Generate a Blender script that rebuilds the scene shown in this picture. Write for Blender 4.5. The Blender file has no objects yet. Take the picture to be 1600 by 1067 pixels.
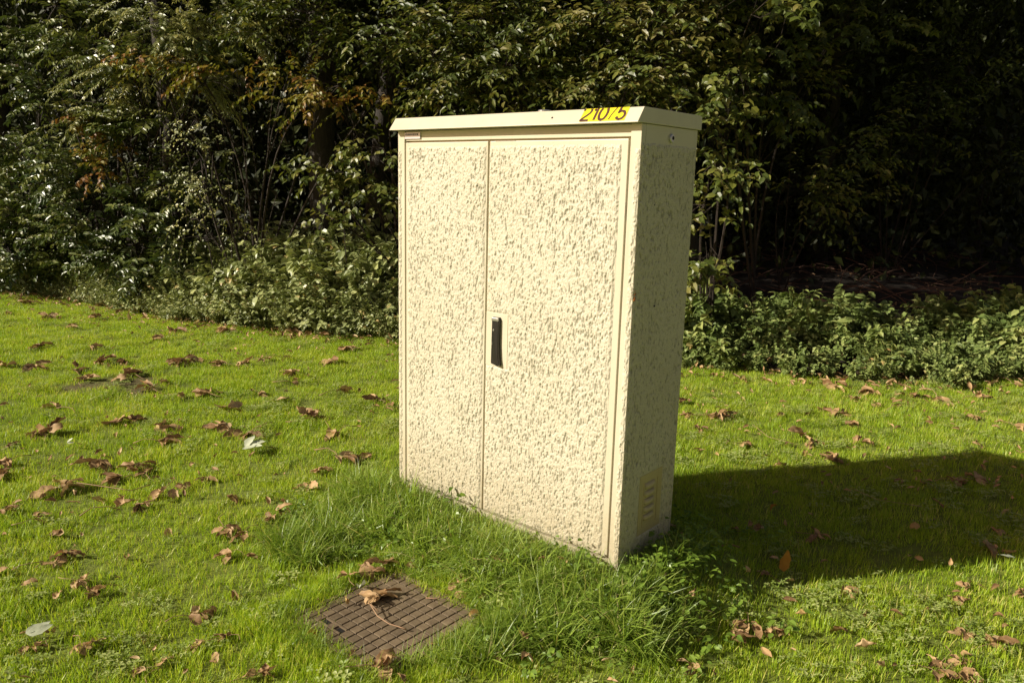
import bpy, bmesh, math, random
import numpy as np
from mathutils import Vector, Matrix, Euler

random.seed(7)
RNG = np.random.default_rng(11)
SC = bpy.context.scene
COL = SC.collection
R = math.radians

# ------------------------------------------------------------------ camera
CAM_Z = 1.67
FPX, PITCH, ROLL = 1223.7, 0.2005, 0.0253
cp, sp = math.cos(PITCH), math.sin(PITCH)
FWD = Vector((0, cp, -sp)); UP0 = Vector((0, sp, cp)); RT0 = Vector((1, 0, 0))
RT = math.cos(ROLL) * RT0 + math.sin(ROLL) * UP0
UP = -math.sin(ROLL) * RT0 + math.cos(ROLL) * UP0
cam_data = bpy.data.cameras.new('camera')
cam = bpy.data.objects.new('camera', cam_data); COL.objects.link(cam)
m = Matrix((RT, UP, -FWD)).transposed().to_4x4(); m.translation = Vector((0, 0, CAM_Z))
cam.matrix_world = m
cam_data.sensor_width = 36; cam_data.lens = 36 * FPX / 1600
cam_data.clip_start = 0.05; cam_data.clip_end = 2000
cam_data.dof.use_dof = True; cam_data.dof.focus_distance = 3.6; cam_data.dof.aperture_fstop = 11
SC.camera = cam

# ------------------------------------------------------------------ sky, sun, exposure
SUN_AZ, SUN_EL = R(14.2), R(28.8)       # light travels towards +x, a little +y
w = bpy.data.worlds.new('World'); SC.world = w; w.use_nodes = True
nt = w.node_tree; nt.nodes.clear()
sky = nt.nodes.new('ShaderNodeTexSky'); sky.sky_type = 'NISHITA'; sky.sun_disc = False
sky.sun_elevation = SUN_EL
to_sun = Vector((-math.cos(SUN_AZ), -math.sin(SUN_AZ), 0))
sky.sun_rotation = math.atan2(to_sun.x, to_sun.y)
bg = nt.nodes.new('ShaderNodeBackground'); bg.inputs[1].default_value = 0.05
wo = nt.nodes.new('ShaderNodeOutputWorld')
sky.dust_density = 2.0; sky.ozone_density = 1.0
tn = nt.nodes.new('ShaderNodeMix'); tn.data_type = 'RGBA'; tn.blend_type = 'MULTIPLY'; tn.inputs[0].default_value = 1.0
tn.inputs[7].default_value = (1.42, 1.0, 0.80, 1)      # the camera's warm white balance
nt.links.new(sky.outputs[0], tn.inputs[6]); nt.links.new(tn.outputs[2], bg.inputs[0]); nt.links.new(bg.outputs[0], wo.inputs[0])
sl = bpy.data.lights.new('sun', 'SUN'); sl.energy = 5.0; sl.angle = R(0.53); sl.color = (1.0, 0.93, 0.78)
sun = bpy.data.objects.new('sun', sl); COL.objects.link(sun)
ldir = Vector((math.cos(SUN_AZ) * math.cos(SUN_EL), math.sin(SUN_AZ) * math.cos(SUN_EL), -math.sin(SUN_EL)))
sun.rotation_euler = ldir.to_track_quat('-Z', 'Y').to_euler(); sun.location = (-8, -2, 8)
vs = SC.view_settings; vs.view_transform = 'Standard'; vs.look = 'None'; vs.gamma = 1.0
vs.exposure = 0.28; vs.use_curve_mapping = False
SC.cycles.use_denoising = True
SC.cycles.max_bounces = 6; SC.cycles.diffuse_bounces = 2; SC.cycles.glossy_bounces = 2
SC.cycles.transmission_bounces = 4; SC.cycles.transparent_max_bounces = 4

# ------------------------------------------------------------------ helpers
def ray(px, py):
    return FWD * FPX + (px - 800) * RT - (py - 533.5) * UP
def on_ground(px, py, z=0.0):
    d = ray(px, py); t = (z - CAM_Z) / d.z
    return Vector((d.x * t, d.y * t, z))
def at(px, py, Y):
    d = ray(px, py); t = Y / d.y
    return Vector((d.x * t, Y, CAM_Z + d.z * t))

def tag(o, label=None, cat=None, group=None, kind=None):
    if label: o['label'] = label
    if cat: o['category'] = cat
    if group: o['group'] = group
    if kind: o['kind'] = kind
    return o
def empty(name, loc=(0, 0, 0), rz=0.0):
    o = bpy.data.objects.new(name, None); COL.objects.link(o)
    o.location = loc; o.rotation_euler = (0, 0, rz); o.empty_display_size = 0.1
    return o
def link(name, me, parent=None, mat=None):
    o = bpy.data.objects.new(name, me); COL.objects.link(o)
    if parent is not None: o.parent = parent
    if mat is not None and len(me.materials) == 0: me.materials.append(mat)
    return o
def raw_mesh(name, V, faces_idx, face_len, tint=None, smooth=False):
    """V (n,3); faces_idx flat loop verts; face_len per face"""
    me = bpy.data.meshes.new(name)
    V = np.asarray(V, dtype=np.float32); L = np.asarray(faces_idx, dtype=np.int32); F = np.asarray(face_len, dtype=np.int32)
    me.vertices.add(len(V)); me.vertices.foreach_set('co', V.ravel())
    me.loops.add(len(L)); me.loops.foreach_set('vertex_index', L)
    me.polygons.add(len(F)); st = np.concatenate([[0], np.cumsum(F)[:-1]]).astype(np.int32)
    me.polygons.foreach_set('loop_start', st); me.polygons.foreach_set('loop_total', F)
    me.polygons.foreach_set('use_smooth', np.full(len(F), bool(smooth)))
    if tint is not None:
        a = me.attributes.new('tint', 'FLOAT', 'POINT'); a.data.foreach_set('value', np.asarray(tint, dtype=np.float32))
    me.update(calc_edges=True); me.validate()
    return me

class MB:
    """collects boxes, tubes, prisms for one mesh"""
    def __init__(s): s.v = []; s.f = []; s.t = []
    def add(s, V, F, t=0.5):
        n = len(s.v); s.v += [tuple(v) for v in V]; s.f += [tuple(i + n for i in f) for f in F]; s.t += [t] * len(V)
    def box(s, x0, x1, y0, y1, z0, z1, bev=0.0):
        b = bev
        if b <= 0:
            V = [(x, y, z) for x in (x0, x1) for y in (y0, y1) for z in (z0, z1)]
            s.add(V, [(0, 1, 3, 2), (4, 6, 7, 5), (0, 4, 5, 1), (2, 3, 7, 6), (0, 2, 6, 4), (1, 5, 7, 3)]); return
        bm = bmesh.new(); bmesh.ops.create_cube(bm, size=1)
        for v in bm.verts: v.co = Vector(((x0 + x1) / 2 + v.co.x * (x1 - x0), (y0 + y1) / 2 + v.co.y * (y1 - y0), (z0 + z1) / 2 + v.co.z * (z1 - z0)))
        bmesh.ops.bevel(bm, geom=bm.edges[:], offset=b, segments=2, affect='EDGES', profile=0.6)
        bm.verts.index_update(); s.add([v.co[:] for v in bm.verts], [[v.index for v in f.verts] for f in bm.faces]); bm.free()
    def prism(s, prof, x0, x1):
        n = len(prof); V = [(x0, y, z) for y, z in prof] + [(x1, y, z) for y, z in prof]
        F = [tuple(range(n)), tuple(range(2 * n - 1, n - 1, -1))] + [(i, i + n, (i + 1) % n + n, (i + 1) % n) for i in range(n)]
        s.add(V, F)
    def tube(s, pts, rad, sides=6, t=0.5):
        pts = [Vector(p) for p in pts]; n = len(pts); V = []; F = []
        if not hasattr(rad, '__len__'): rad = [rad] * n
        ref = Vector((0.3, 0.2, 0.93))
        for i, p in enumerate(pts):
            d = (pts[min(i + 1, n - 1)] - pts[max(i - 1, 0)]).normalized()
            a = d.cross(ref)
            if a.length < 1e-3: a = d.cross(Vector((1, 0, 0)))
            a.normalize(); b = d.cross(a)
            for k in range(sides):
                an = 2 * math.pi * k / sides; V.append(p + (a * math.cos(an) + b * math.sin(an)) * rad[i])
        for i in range(n - 1):
            for k in range(sides):
                F.append((i * sides + k, i * sides + (k + 1) % sides, (i + 1) * sides + (k + 1) % sides, (i + 1) * sides + k))
        F.append(tuple(range(sides - 1, -1, -1))); F.append(tuple((n - 1) * sides + k for k in range(sides)))
        s.add(V, F, t)
    def mesh(s, name, smooth=False):
        L = [i for f in s.f for i in f]
        me = raw_mesh(name, s.v, L, [len(f) for f in s.f], s.t, smooth)
        bm = bmesh.new(); bm.from_mesh(me); bmesh.ops.recalc_face_normals(bm, faces=bm.faces); bm.to_mesh(me); bm.free()
        return me
    def build(s, name, mat, parent=None, smooth=False):
        return link(name, s.mesh(name, smooth), parent, mat)

# ------------------------------------------------------------------ materials
def new_mat(name):
    m = bpy.data.materials.new(name); m.use_nodes = True
    n = m.node_tree; b = n.nodes['Principled BSDF']
    return m, n, b
def N(n, t, **kw):
    x = n.nodes.new(t)
    for k, v in kw.items(): setattr(x, k, v)
    return x
def ramp(n, stops, fac):
    r = N(n, 'ShaderNodeValToRGB'); e = r.color_ramp.elements
    while len(e) < len(stops): e.new(0.5)
    for el, (p, c) in zip(e, stops): el.position = p; el.color = (*c, 1)
    n.links.new(fac, r.inputs[0]); return r
def noise(n, scale, detail=4, vec=None, rough=0.6, dist=0.0):
    x = N(n, 'ShaderNodeTexNoise'); x.inputs['Scale'].default_value = scale; x.inputs['Detail'].default_value = detail
    x.inputs['Roughness'].default_value = rough; x.inputs['Distortion'].default_value = dist
    if vec is not None: n.links.new(vec, x.inputs['Vector'])
    return x
def mix(n, fac, a, b, mode='MIX'):
    x = N(n, 'ShaderNodeMix', data_type='RGBA', blend_type=mode)
    for s_, v in ((x.inputs[0], fac), (x.inputs[6], a), (x.inputs[7], b)):
        if isinstance(v, (int, float)): s_.default_value = v
        elif isinstance(v, tuple): s_.default_value = (*v, 1)
        else: n.links.new(v, s_)
    return x.outputs[2]
def bump(n, h, strength, dist, bsdf):
    b = N(n, 'ShaderNodeBump'); b.inputs['Strength'].default_value = strength; b.inputs['Distance'].default_value = dist
    n.links.new(h, b.inputs['Height']); n.links.new(b.outputs[0], bsdf.inputs['Normal'])

def leaf_mat(name, stops, rough=0.45, trans=0.3, spec=0.5, world_noise=0.0):
    m, n, b = new_mat(name)
    a = N(n, 'ShaderNodeAttribute', attribute_name='tint')
    fac = a.outputs['Fac']
    oi = N(n, 'ShaderNodeObjectInfo')
    ad = N(n, 'ShaderNodeMath', operation='MULTIPLY_ADD'); n.links.new(oi.outputs['Random'], ad.inputs[0])
    ad.inputs[1].default_value = 0.12; n.links.new(fac, ad.inputs[2]); fac = ad.outputs[0]
    if world_noise:
        g = N(n, 'ShaderNodeNewGeometry'); nz = noise(n, 1.6, 3, g.outputs['Position'])
        sb = N(n, 'ShaderNodeMath', operation='MULTIPLY_ADD'); n.links.new(nz.outputs[0], sb.inputs[0])
        sb.inputs[1].default_value = world_noise; n.links.new(fac, sb.inputs[2])
        s2 = N(n, 'ShaderNodeMath', operation='SUBTRACT'); n.links.new(sb.outputs[0], s2.inputs[0]); s2.inputs[1].default_value = world_noise * 0.5
        fac = s2.outputs[0]
    r = ramp(n, stops, fac); c = r.outputs[0]
    n.links.new(c, b.inputs['Base Color']); b.inputs['Roughness'].default_value = rough
    b.inputs['Specular IOR Level'].default_value = spec
    if trans > 0:
        t = N(n, 'ShaderNodeBsdfTranslucent'); tc = mix(n, 1.0, c, (1.0, 1.0, 0.55), 'MULTIPLY')
        n.links.new(tc, t.inputs[0])
        mx = N(n, 'ShaderNodeMixShader'); mx.inputs[0].default_value = trans
        n.links.new(b.outputs[0], mx.inputs[1]); n.links.new(t.outputs[0], mx.inputs[2])
        n.links.new(mx.outputs[0], n.nodes['Material Output'].inputs[0])
    return m
M = {}
M['grass'] = leaf_mat('grass_blades', [(0.0, (0.171, 0.281, 0.025)), (0.35, (0.328, 0.496, 0.029)), (0.62, (0.485, 0.636, 0.039)), (0.85, (0.628, 0.679, 0.08)), (1.0, (0.784, 0.71, 0.228))], 0.42, 0.45, 0.45, 0.75)
M['tall_grass'] = leaf_mat('tall_grass_blades', [(0.0, (0.121, 0.216, 0.03)), (0.5, (0.264, 0.389, 0.05)), (0.85, (0.418, 0.518, 0.09)), (1.0, (0.682, 0.626, 0.28))], 0.38, 0.38, 0.5, 0.3)
M['weed'] = leaf_mat('clover_leaves', [(0.0, (0.16, 0.25, 0.04)), (0.6, (0.3, 0.4, 0.08)), (1.0, (0.46, 0.52, 0.18))], 0.4, 0.25, 0.5)
M['green'] = leaf_mat('green_leaves', [(0.0, (0.034, 0.052, 0.01)), (0.5, (0.094, 0.126, 0.022)), (0.85, (0.189, 0.2, 0.034)), (1.0, (0.211, 0.189, 0.051))], 0.42, 0.25, 0.5)
M['glossy'] = leaf_mat('glossy_leaves', [(0.0, (0.048, 0.083, 0.023)), (0.6, (0.123, 0.162, 0.042)), (0.92, (0.231, 0.255, 0.058)), (1.0, (0.2, 0.21, 0.07))], 0.36, 0.15, 0.55)
M['pale'] = leaf_mat('pale_leaves', [(0.0, (0.145, 0.173, 0.064)), (0.6, (0.304, 0.33, 0.128)), (1.0, (0.546, 0.518, 0.192))], 0.38, 0.18, 0.6)
M['autumn'] = leaf_mat('autumn_leaves', [(0.0, (0.097, 0.134, 0.022)), (0.4, (0.216, 0.219, 0.032)), (0.75, (0.281, 0.207, 0.032)), (1.0, (0.259, 0.122, 0.032))], 0.45, 0.3, 0.4)
M['nettle'] = leaf_mat('nettle_leaves', [(0.0, (0.114, 0.171, 0.042)), (0.6, (0.252, 0.319, 0.091)), (0.95, (0.422, 0.446, 0.149)), (1.0, (0.552, 0.386, 0.165))], 0.5, 0.2, 0.4)
M['bramble'] = leaf_mat('bramble_leaves', [(0.0, (0.14, 0.18, 0.065)), (0.55, (0.344, 0.39, 0.144)), (0.93, (0.531, 0.555, 0.23)), (1.0, (0.562, 0.42, 0.173))], 0.42, 0.18, 0.55)
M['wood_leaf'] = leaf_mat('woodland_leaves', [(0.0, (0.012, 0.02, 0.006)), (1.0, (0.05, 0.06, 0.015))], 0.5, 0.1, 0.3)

def dry_mat(name, stops, trans=0.12, rough=0.6):
    m, n, b = new_mat(name)
    a = N(n, 'ShaderNodeAttribute', attribute_name='tint'); tcn = N(n, 'ShaderNodeTexCoord')
    oi = N(n, 'ShaderNodeObjectInfo')
    nz = noise(n, 40, 4, tcn.outputs['Object'])
    ad = N(n, 'ShaderNodeMath', operation='MULTIPLY_ADD'); n.links.new(oi.outputs['Random'], ad.inputs[0]); ad.inputs[1].default_value = 0.35; n.links.new(a.outputs['Fac'], ad.inputs[2])
    a2 = N(n, 'ShaderNodeMath', operation='MULTIPLY_ADD'); n.links.new(nz.outputs[0], a2.inputs[0]); a2.inputs[1].default_value = 0.5; n.links.new(ad.outputs[0], a2.inputs[2])
    a3 = N(n, 'ShaderNodeMath', operation='SUBTRACT'); n.links.new(a2.outputs[0], a3.inputs[0]); a3.inputs[1].default_value = 0.42
    r = ramp(n, stops, a3.outputs[0]); n.links.new(r.outputs[0], b.inputs['Base Color'])
    b.inputs['Roughness'].default_value = rough; b.inputs['Specular IOR Level'].default_value = 0.35
    bump(n, nz.outputs[0], 0.5, 0.003, b)
    t = N(n, 'ShaderNodeBsdfTranslucent'); n.links.new(r.outputs[0], t.inputs[0])
    mx = N(n, 'ShaderNodeMixShader'); mx.inputs[0].default_value = trans
    n.links.new(b.outputs[0], mx.inputs[1]); n.links.new(t.outputs[0], mx.inputs[2]); n.links.new(mx.outputs[0], n.nodes['Material Output'].inputs[0])
    return m
M['dry'] = dry_mat('dry_brown_leaf', [(0.0, (0.10, 0.052, 0.024)), (0.3, (0.27, 0.155, 0.07)), (0.6, (0.50, 0.33, 0.16)), (1.0, (0.68, 0.52, 0.30))])
M['dry_green'] = dry_mat('pale_underside_leaf', [(0.0, (0.38, 0.42, 0.28)), (0.5, (0.58, 0.62, 0.45)), (1.0, (0.72, 0.75, 0.58))])
M['orange'] = dry_mat('orange_leaf', [(0.0, (0.32, 0.13, 0.02)), (0.6, (0.52, 0.24, 0.04)), (1.0, (0.62, 0.34, 0.08))], 0.3)
M['tan'] = dry_mat('tan_leaf', [(0.0, (0.34, 0.20, 0.07)), (0.6, (0.52, 0.34, 0.13)), (1.0, (0.62, 0.45, 0.2))], 0.2)
M['stalk'] = dry_mat('leaf_stalk', [(0.0, (0.22, 0.11, 0.06)), (1.0, (0.5, 0.34, 0.2))], 0.0)

def bark_mat(name, c0, c1):
    m, n, b = new_mat(name); tc = N(n, 'ShaderNodeTexCoord')
    mp = N(n, 'ShaderNodeMapping'); mp.inputs['Scale'].default_value = (1, 1, 0.25); n.links.new(tc.outputs['Object'], mp.inputs[0])
    nz = noise(n, 22, 6, mp.outputs[0], 0.7, 0.4); r = ramp(n, [(0.3, c0), (0.7, c1)], nz.outputs[0])
    n.links.new(r.outputs[0], b.inputs['Base Color']); b.inputs['Roughness'].default_value = 0.85
    bump(n, nz.outputs[0], 0.9, 0.02, b); return m
M['bark'] = bark_mat('bark', (0.014, 0.010, 0.007), (0.05, 0.038, 0.026))
M['twig'] = bark_mat('twig_bark', (0.016, 0.011, 0.008), (0.05, 0.033, 0.022))
M['dry_twig'] = bark_mat('dry_twig', (0.08, 0.04, 0.026), (0.22, 0.12, 0.075))

# painted cabinet
def paint_mat(name, base, rough=0.42, grime=0.35, stucco=False):
    m, n, b = new_mat(name); tc = N(n, 'ShaderNodeTexCoord')
    nz = noise(n, 3.0, 5, tc.outputs['Object'], 0.65)
    dirt = tuple(c * k for c, k in zip(base, (0.80, 0.76, 0.62)))
    r = ramp(n, [(0.40, (0, 0, 0)), (0.75, (1, 1, 1))], nz.outputs[0])
    ml = N(n, 'ShaderNodeMath', operation='MULTIPLY'); n.links.new(r.outputs[0], ml.inputs[0]); ml.inputs[1].default_value = grime
    c = mix(n, ml.outputs[0], base, dirt)
    # drip streaks
    mp = N(n, 'ShaderNodeMapping'); mp.inputs['Scale'].default_value = (38, 38, 1.3); n.links.new(tc.outputs['Object'], mp.inputs[0])
    st = noise(n, 1.0, 4, mp.outputs[0], 0.6); r2 = ramp(n, [(0.56, (0, 0, 0)), (0.80, (1, 1, 1))], st.outputs[0])
    m2 = N(n, 'ShaderNodeMath', operation='MULTIPLY'); n.links.new(r2.outputs[0], m2.inputs[0]); m2.inputs[1].default_value = grime * 0.7
    c = mix(n, m2.outputs[0], c, tuple(x * k for x, k in zip(base, (0.72, 0.64, 0.48))))
    # splashed soil and algae low down, specks
    sx = N(n, 'ShaderNodeSeparateXYZ'); n.links.new(tc.outputs['Object'], sx.inputs[0])
    mr = N(n, 'ShaderNodeMapRange'); mr.inputs[1].default_value = 0.55; mr.inputs[2].default_value = 0.15; n.links.new(sx.outputs[2], mr.inputs[0])
    sn = noise(n, 60, 3, tc.outputs['Object']); mm = N(n, 'ShaderNodeMath', operation='MULTIPLY'); n.links.new(mr.outputs[0], mm.inputs[0]); n.links.new(sn.outputs[0], mm.inputs[1])
    m3 = N(n, 'ShaderNodeMath', operation='MULTIPLY'); n.links.new(mm.outputs[0], m3.inputs[0]); m3.inputs[1].default_value = 0.95
    c = mix(n, m3.outputs[0], c, (0.34, 0.27, 0.14))
    if stucco:
        at_ = N(n, 'ShaderNodeAttribute', attribute_name='tint')
        r4 = ramp(n, [(0.0, (1, 1, 1)), (0.75, (0, 0, 0))], at_.outputs['Fac'])
        m4 = N(n, 'ShaderNodeMath', operation='MULTIPLY'); n.links.new(r4.outputs[0], m4.inputs[0]); m4.inputs[1].default_value = 0.8
        c = mix(n, m4.outputs[0], c, (0.27, 0.255, 0.17))  # pits tinted darker: dirt and their shade both put into the colour
        nb = noise(n, 260, 3, tc.outputs['Object'], 0.7); bump(n, nb.outputs[0], 0.6, 0.0024, b)
        gr = ramp(n, [(0.35, (0.80, 0.80, 0.80)), (0.65, (1.12, 1.12, 1.12))], noise(n, 210, 2, tc.outputs['Object'], 0.6).outputs[0]); c = mix(n, 1.0, c, gr.outputs[0], 'MULTIPLY')
    else:
        nb = noise(n, 500, 2, tc.outputs['Object']); bump(n, nb.outputs[0], 0.12, 0.0006, b)
    n.links.new(c, b.inputs['Base Color']); b.inputs['Roughness'].default_value = rough
    return m
BASE = (0.655, 0.608, 0.465)
M['paint'] = paint_mat('cream_paint', BASE, 0.38, 0.35)
M['stucco'] = paint_mat('cream_stucco', BASE, 0.55, 0.30, True)
M['recess'] = paint_mat('recess_paint', (0.50, 0.38, 0.20), 0.5, 0.5)

def plain(name, c, rough=0.5, metal=0.0, spec=0.5, nscale=None, amp=0.2):
    m, n, b = new_mat(name)
    if nscale:
        tc = N(n, 'ShaderNodeTexCoord'); nz = noise(n, nscale, 5, tc.outputs['Object'])
        cc = mix(n, nz.outputs[0], tuple(x * (1 - amp) for x in c), tuple(min(1, x * (1 + amp)) for x in c))
        n.links.new(cc, b.inputs['Base Color']); bump(n, nz.outputs[0], 0.3, 0.001, b)
    else: b.inputs['Base Color'].default_value = (*c, 1)
    b.inputs['Roughness'].default_value = rough; b.inputs['Metallic'].default_value = metal; b.inputs['Specular IOR Level'].default_value = spec
    return m
M['black'] = plain('black_plastic', (0.012, 0.010, 0.009), 0.34, 0, 0.6, 60, 0.4)
M['steel'] = plain('galvanised_steel', (0.62, 0.62, 0.62), 0.3, 0.9, 0.5, 90, 0.15)
M['alu'] = plain('printed_aluminium', (0.66, 0.64, 0.66), 0.35, 0.5, 0.5)
M['print'] = plain('grey_print', (0.22, 0.20, 0.24), 0.5)
M['yellow'] = plain('yellow_film', (0.86, 0.74, 0.015), 0.4, 0, 0.5, 30, 0.08)
M['ink'] = plain('dark_ink', (0.075, 0.018, 0.008), 0.5)
M['hole'] = plain('dark_hole', (0.01, 0.008, 0.006), 0.9)
M['rust'] = plain('rust_spot', (0.45, 0.17, 0.05), 0.8, 0, 0.3, 80, 0.4)
M['vent'] = paint_mat('vent_paint', (0.56, 0.47, 0.25), 0.45, 0.4)
def iron_mat(name, c0, c1):
    m, n, b = new_mat(name); tc = N(n, 'ShaderNodeTexCoord'); oi = N(n, 'ShaderNodeObjectInfo'); g = N(n, 'ShaderNodeNewGeometry')
    nz = noise(n, 26, 6, g.outputs['Position'], 0.7); r = ramp(n, [(0.3, c0), (0.7, c1)], nz.outputs[0])
    hv = N(n, 'ShaderNodeHueSaturation'); n.links.new(r.outputs[0], hv.inputs['Color'])
    mr = N(n, 'ShaderNodeMapRange'); n.links.new(oi.outputs['Random'], mr.inputs[0]); mr.inputs[3].default_value = 0.82; mr.inputs[4].default_value = 1.18
    n.links.new(mr.outputs[0], hv.inputs['Value']); n.links.new(hv.outputs[0], b.inputs['Base Color'])
    b.inputs['Roughness'].default_value = 0.62; b.inputs['Metallic'].default_value = 0.15
    n2 = noise(n, 300, 3, g.outputs['Position']); bump(n, n2.outputs[0], 0.35, 0.001, b); return m
M['iron'] = iron_mat('weathered_cast_iron', (0.135, 0.098, 0.060), (0.235, 0.178, 0.112))
M['iron_dark'] = iron_mat('soiled_cast_iron', (0.045, 0.030, 0.020), (0.10, 0.068, 0.045))

# ------------------------------------------------------------------ ground
EDGE = [(-40, 22), (-14, 14.0), (-9, 11.5), (-7.2, 10.8), (-6.0, 10.3), (-3.7, 8.85), (-1.37, 8.2), (0.2, 7.7), (1.65, 7.25), (2.87, 6.85), (4.0, 6.8), (4.8, 7.1), (8, 7.6), (40, 9)]
ex, ey = np.array([e[0] for e in EDGE]), np.array([e[1] for e in EDGE])
def edge_y(x): return np.interp(x, ex, ey)
YAW = -0.705
E1 = Vector((math.cos(YAW), math.sin(YAW), 0)); E2 = Vector((-math.sin(YAW), math.cos(YAW), 0))
CO = Vector((0.08136581, 3.47349476, 0)); CW, CD = 1.3072, 0.4158
MH = [(-2.40, -1.84), (1.525, 2.07)]       # inspection cover, in the cabinet's own axes from the world origin
mh_c = E1 * sum(MH[0]) / 2 + E2 * sum(MH[1]) / 2
mh_w, mh_d = MH[0][1] - MH[0][0], MH[1][1] - MH[1][0]
def sstep(t): t = np.clip(t, 0, 1); return t * t * (3 - 2 * t)
def wob(x, y):
    return (np.sin(x * 1.7 + 0.6 * np.sin(y * 1.3)) * np.cos(y * 1.9 + 1.0) * 0.5 + 0.3 * np.sin(x * 4.1 + y * 3.3) + 0.2 * np.sin(x * 9.3 - y * 7.1 + 2))
def cab_dist(x, y):
    dx, dy = x - CO.x, y - CO.y
    u = np.abs(dx * E1.x + dy * E1.y) - CW / 2; v = np.abs(dx * E2.x + dy * E2.y) - CD / 2
    return np.hypot(np.maximum(u, 0), np.maximum(v, 0))
def mh_in(x, y, m_=0.0):
    dx, dy = x - mh_c.x, y - mh_c.y
    return (np.abs(dx * E1.x + dy * E1.y) < mh_w / 2 + m_) & (np.abs(dx * E2.x + dy * E2.y) < mh_d / 2 + m_)
def height(x, y):
    x = np.asarray(x, float); y = np.asarray(y, float)
    z = 0.015 * wob(x, y)
    d = cab_dist(x, y); z = z + 0.15 * (1 - sstep((d - 0.02) / 0.46))
    b = y - edge_y(x); z = z + np.clip(b, 0, None) * 0.14 * np.exp(-np.clip(b, 0, None) / 14) * (1 + 0.15 * wob(x * .7, y * .7))
    far = sstep((np.hypot(x, y) - 30) / 60); z = z * (1 - far) + far * 0.0
    near = mh_in(x, y, 0.12); z = np.where(near, np.maximum(z, 0.004), z)
    inm = mh_in(x, y, -0.035); z = np.where(inm, np.minimum(z, -0.03), z)
    return z
def axis(lo, hi, step, far):
    a = list(np.arange(lo, hi + 1e-6, step)); s_ = step; p = lo
    left = []
    while p > -far: s_ *= 1.35; p -= s_; left.append(p)
    s_ = step; p = hi; right = []
    while p < far: s_ *= 1.35; p += s_; right.append(p)
    return np.array(left[::-1] + a + right)
gx, gy = axis(-9, 7, 0.055, 400), axis(0.8, 12, 0.055, 400)
X, Y = np.meshgrid(gx, gy); Z = height(X, Y)
nx, ny = len(gx), len(gy)
idx = np.arange(nx * ny).reshape(ny, nx)
quads = np.stack([idx[:-1, :-1], idx[:-1, 1:], idx[1:, 1:], idx[1:, :-1]], -1).reshape(-1, 4)
mud = np.zeros_like(X)
for px, py, r_ in ((128, 607, 0.20), (200, 597, 0.26), (225, 612, 0.18), (255, 590, .12)):
    g_ = on_ground(px, py); mud = np.maximum(mud, 1 - sstep((np.hypot(X - g_.x, (Y - g_.y)) - r_ * 0.5) / (r_ * 0.6)))
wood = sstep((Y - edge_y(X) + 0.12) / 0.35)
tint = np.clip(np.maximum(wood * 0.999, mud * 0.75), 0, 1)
m, n, b = new_mat('turf_and_soil'); g = N(n, 'ShaderNodeNewGeometry'); a = N(n, 'ShaderNodeAttribute', attribute_name='tint')
nz = noise(n, 30, 6, g.outputs['Position'], 0.7); turf = ramp(n, [(0.3, (0.12, 0.15, 0.02)), (0.6, (0.20, 0.25, 0.03)), (0.8, (0.28, 0.25, 0.07))], nz.outputs[0])
soil = ramp(n, [(0.3, (0.05, 0.030, 0.017)), (0.7, (0.17, 0.105, 0.06))], nz.outputs[0])
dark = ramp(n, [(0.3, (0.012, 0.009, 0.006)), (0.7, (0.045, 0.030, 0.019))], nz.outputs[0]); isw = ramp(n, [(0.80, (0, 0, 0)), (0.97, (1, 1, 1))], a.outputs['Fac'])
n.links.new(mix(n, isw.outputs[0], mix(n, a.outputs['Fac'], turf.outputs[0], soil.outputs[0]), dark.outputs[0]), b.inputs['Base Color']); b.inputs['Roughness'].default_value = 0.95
bump(n, nz.outputs[0], 0.8, 0.02, b); M['ground'] = m
gm = raw_mesh('ground', np.stack([X, Y, Z], -1).reshape(-1, 3), quads.ravel(), np.full(len(quads), 4), tint.ravel(), True)
tag(link('ground', gm, None, M['ground']), kind='structure')

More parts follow.
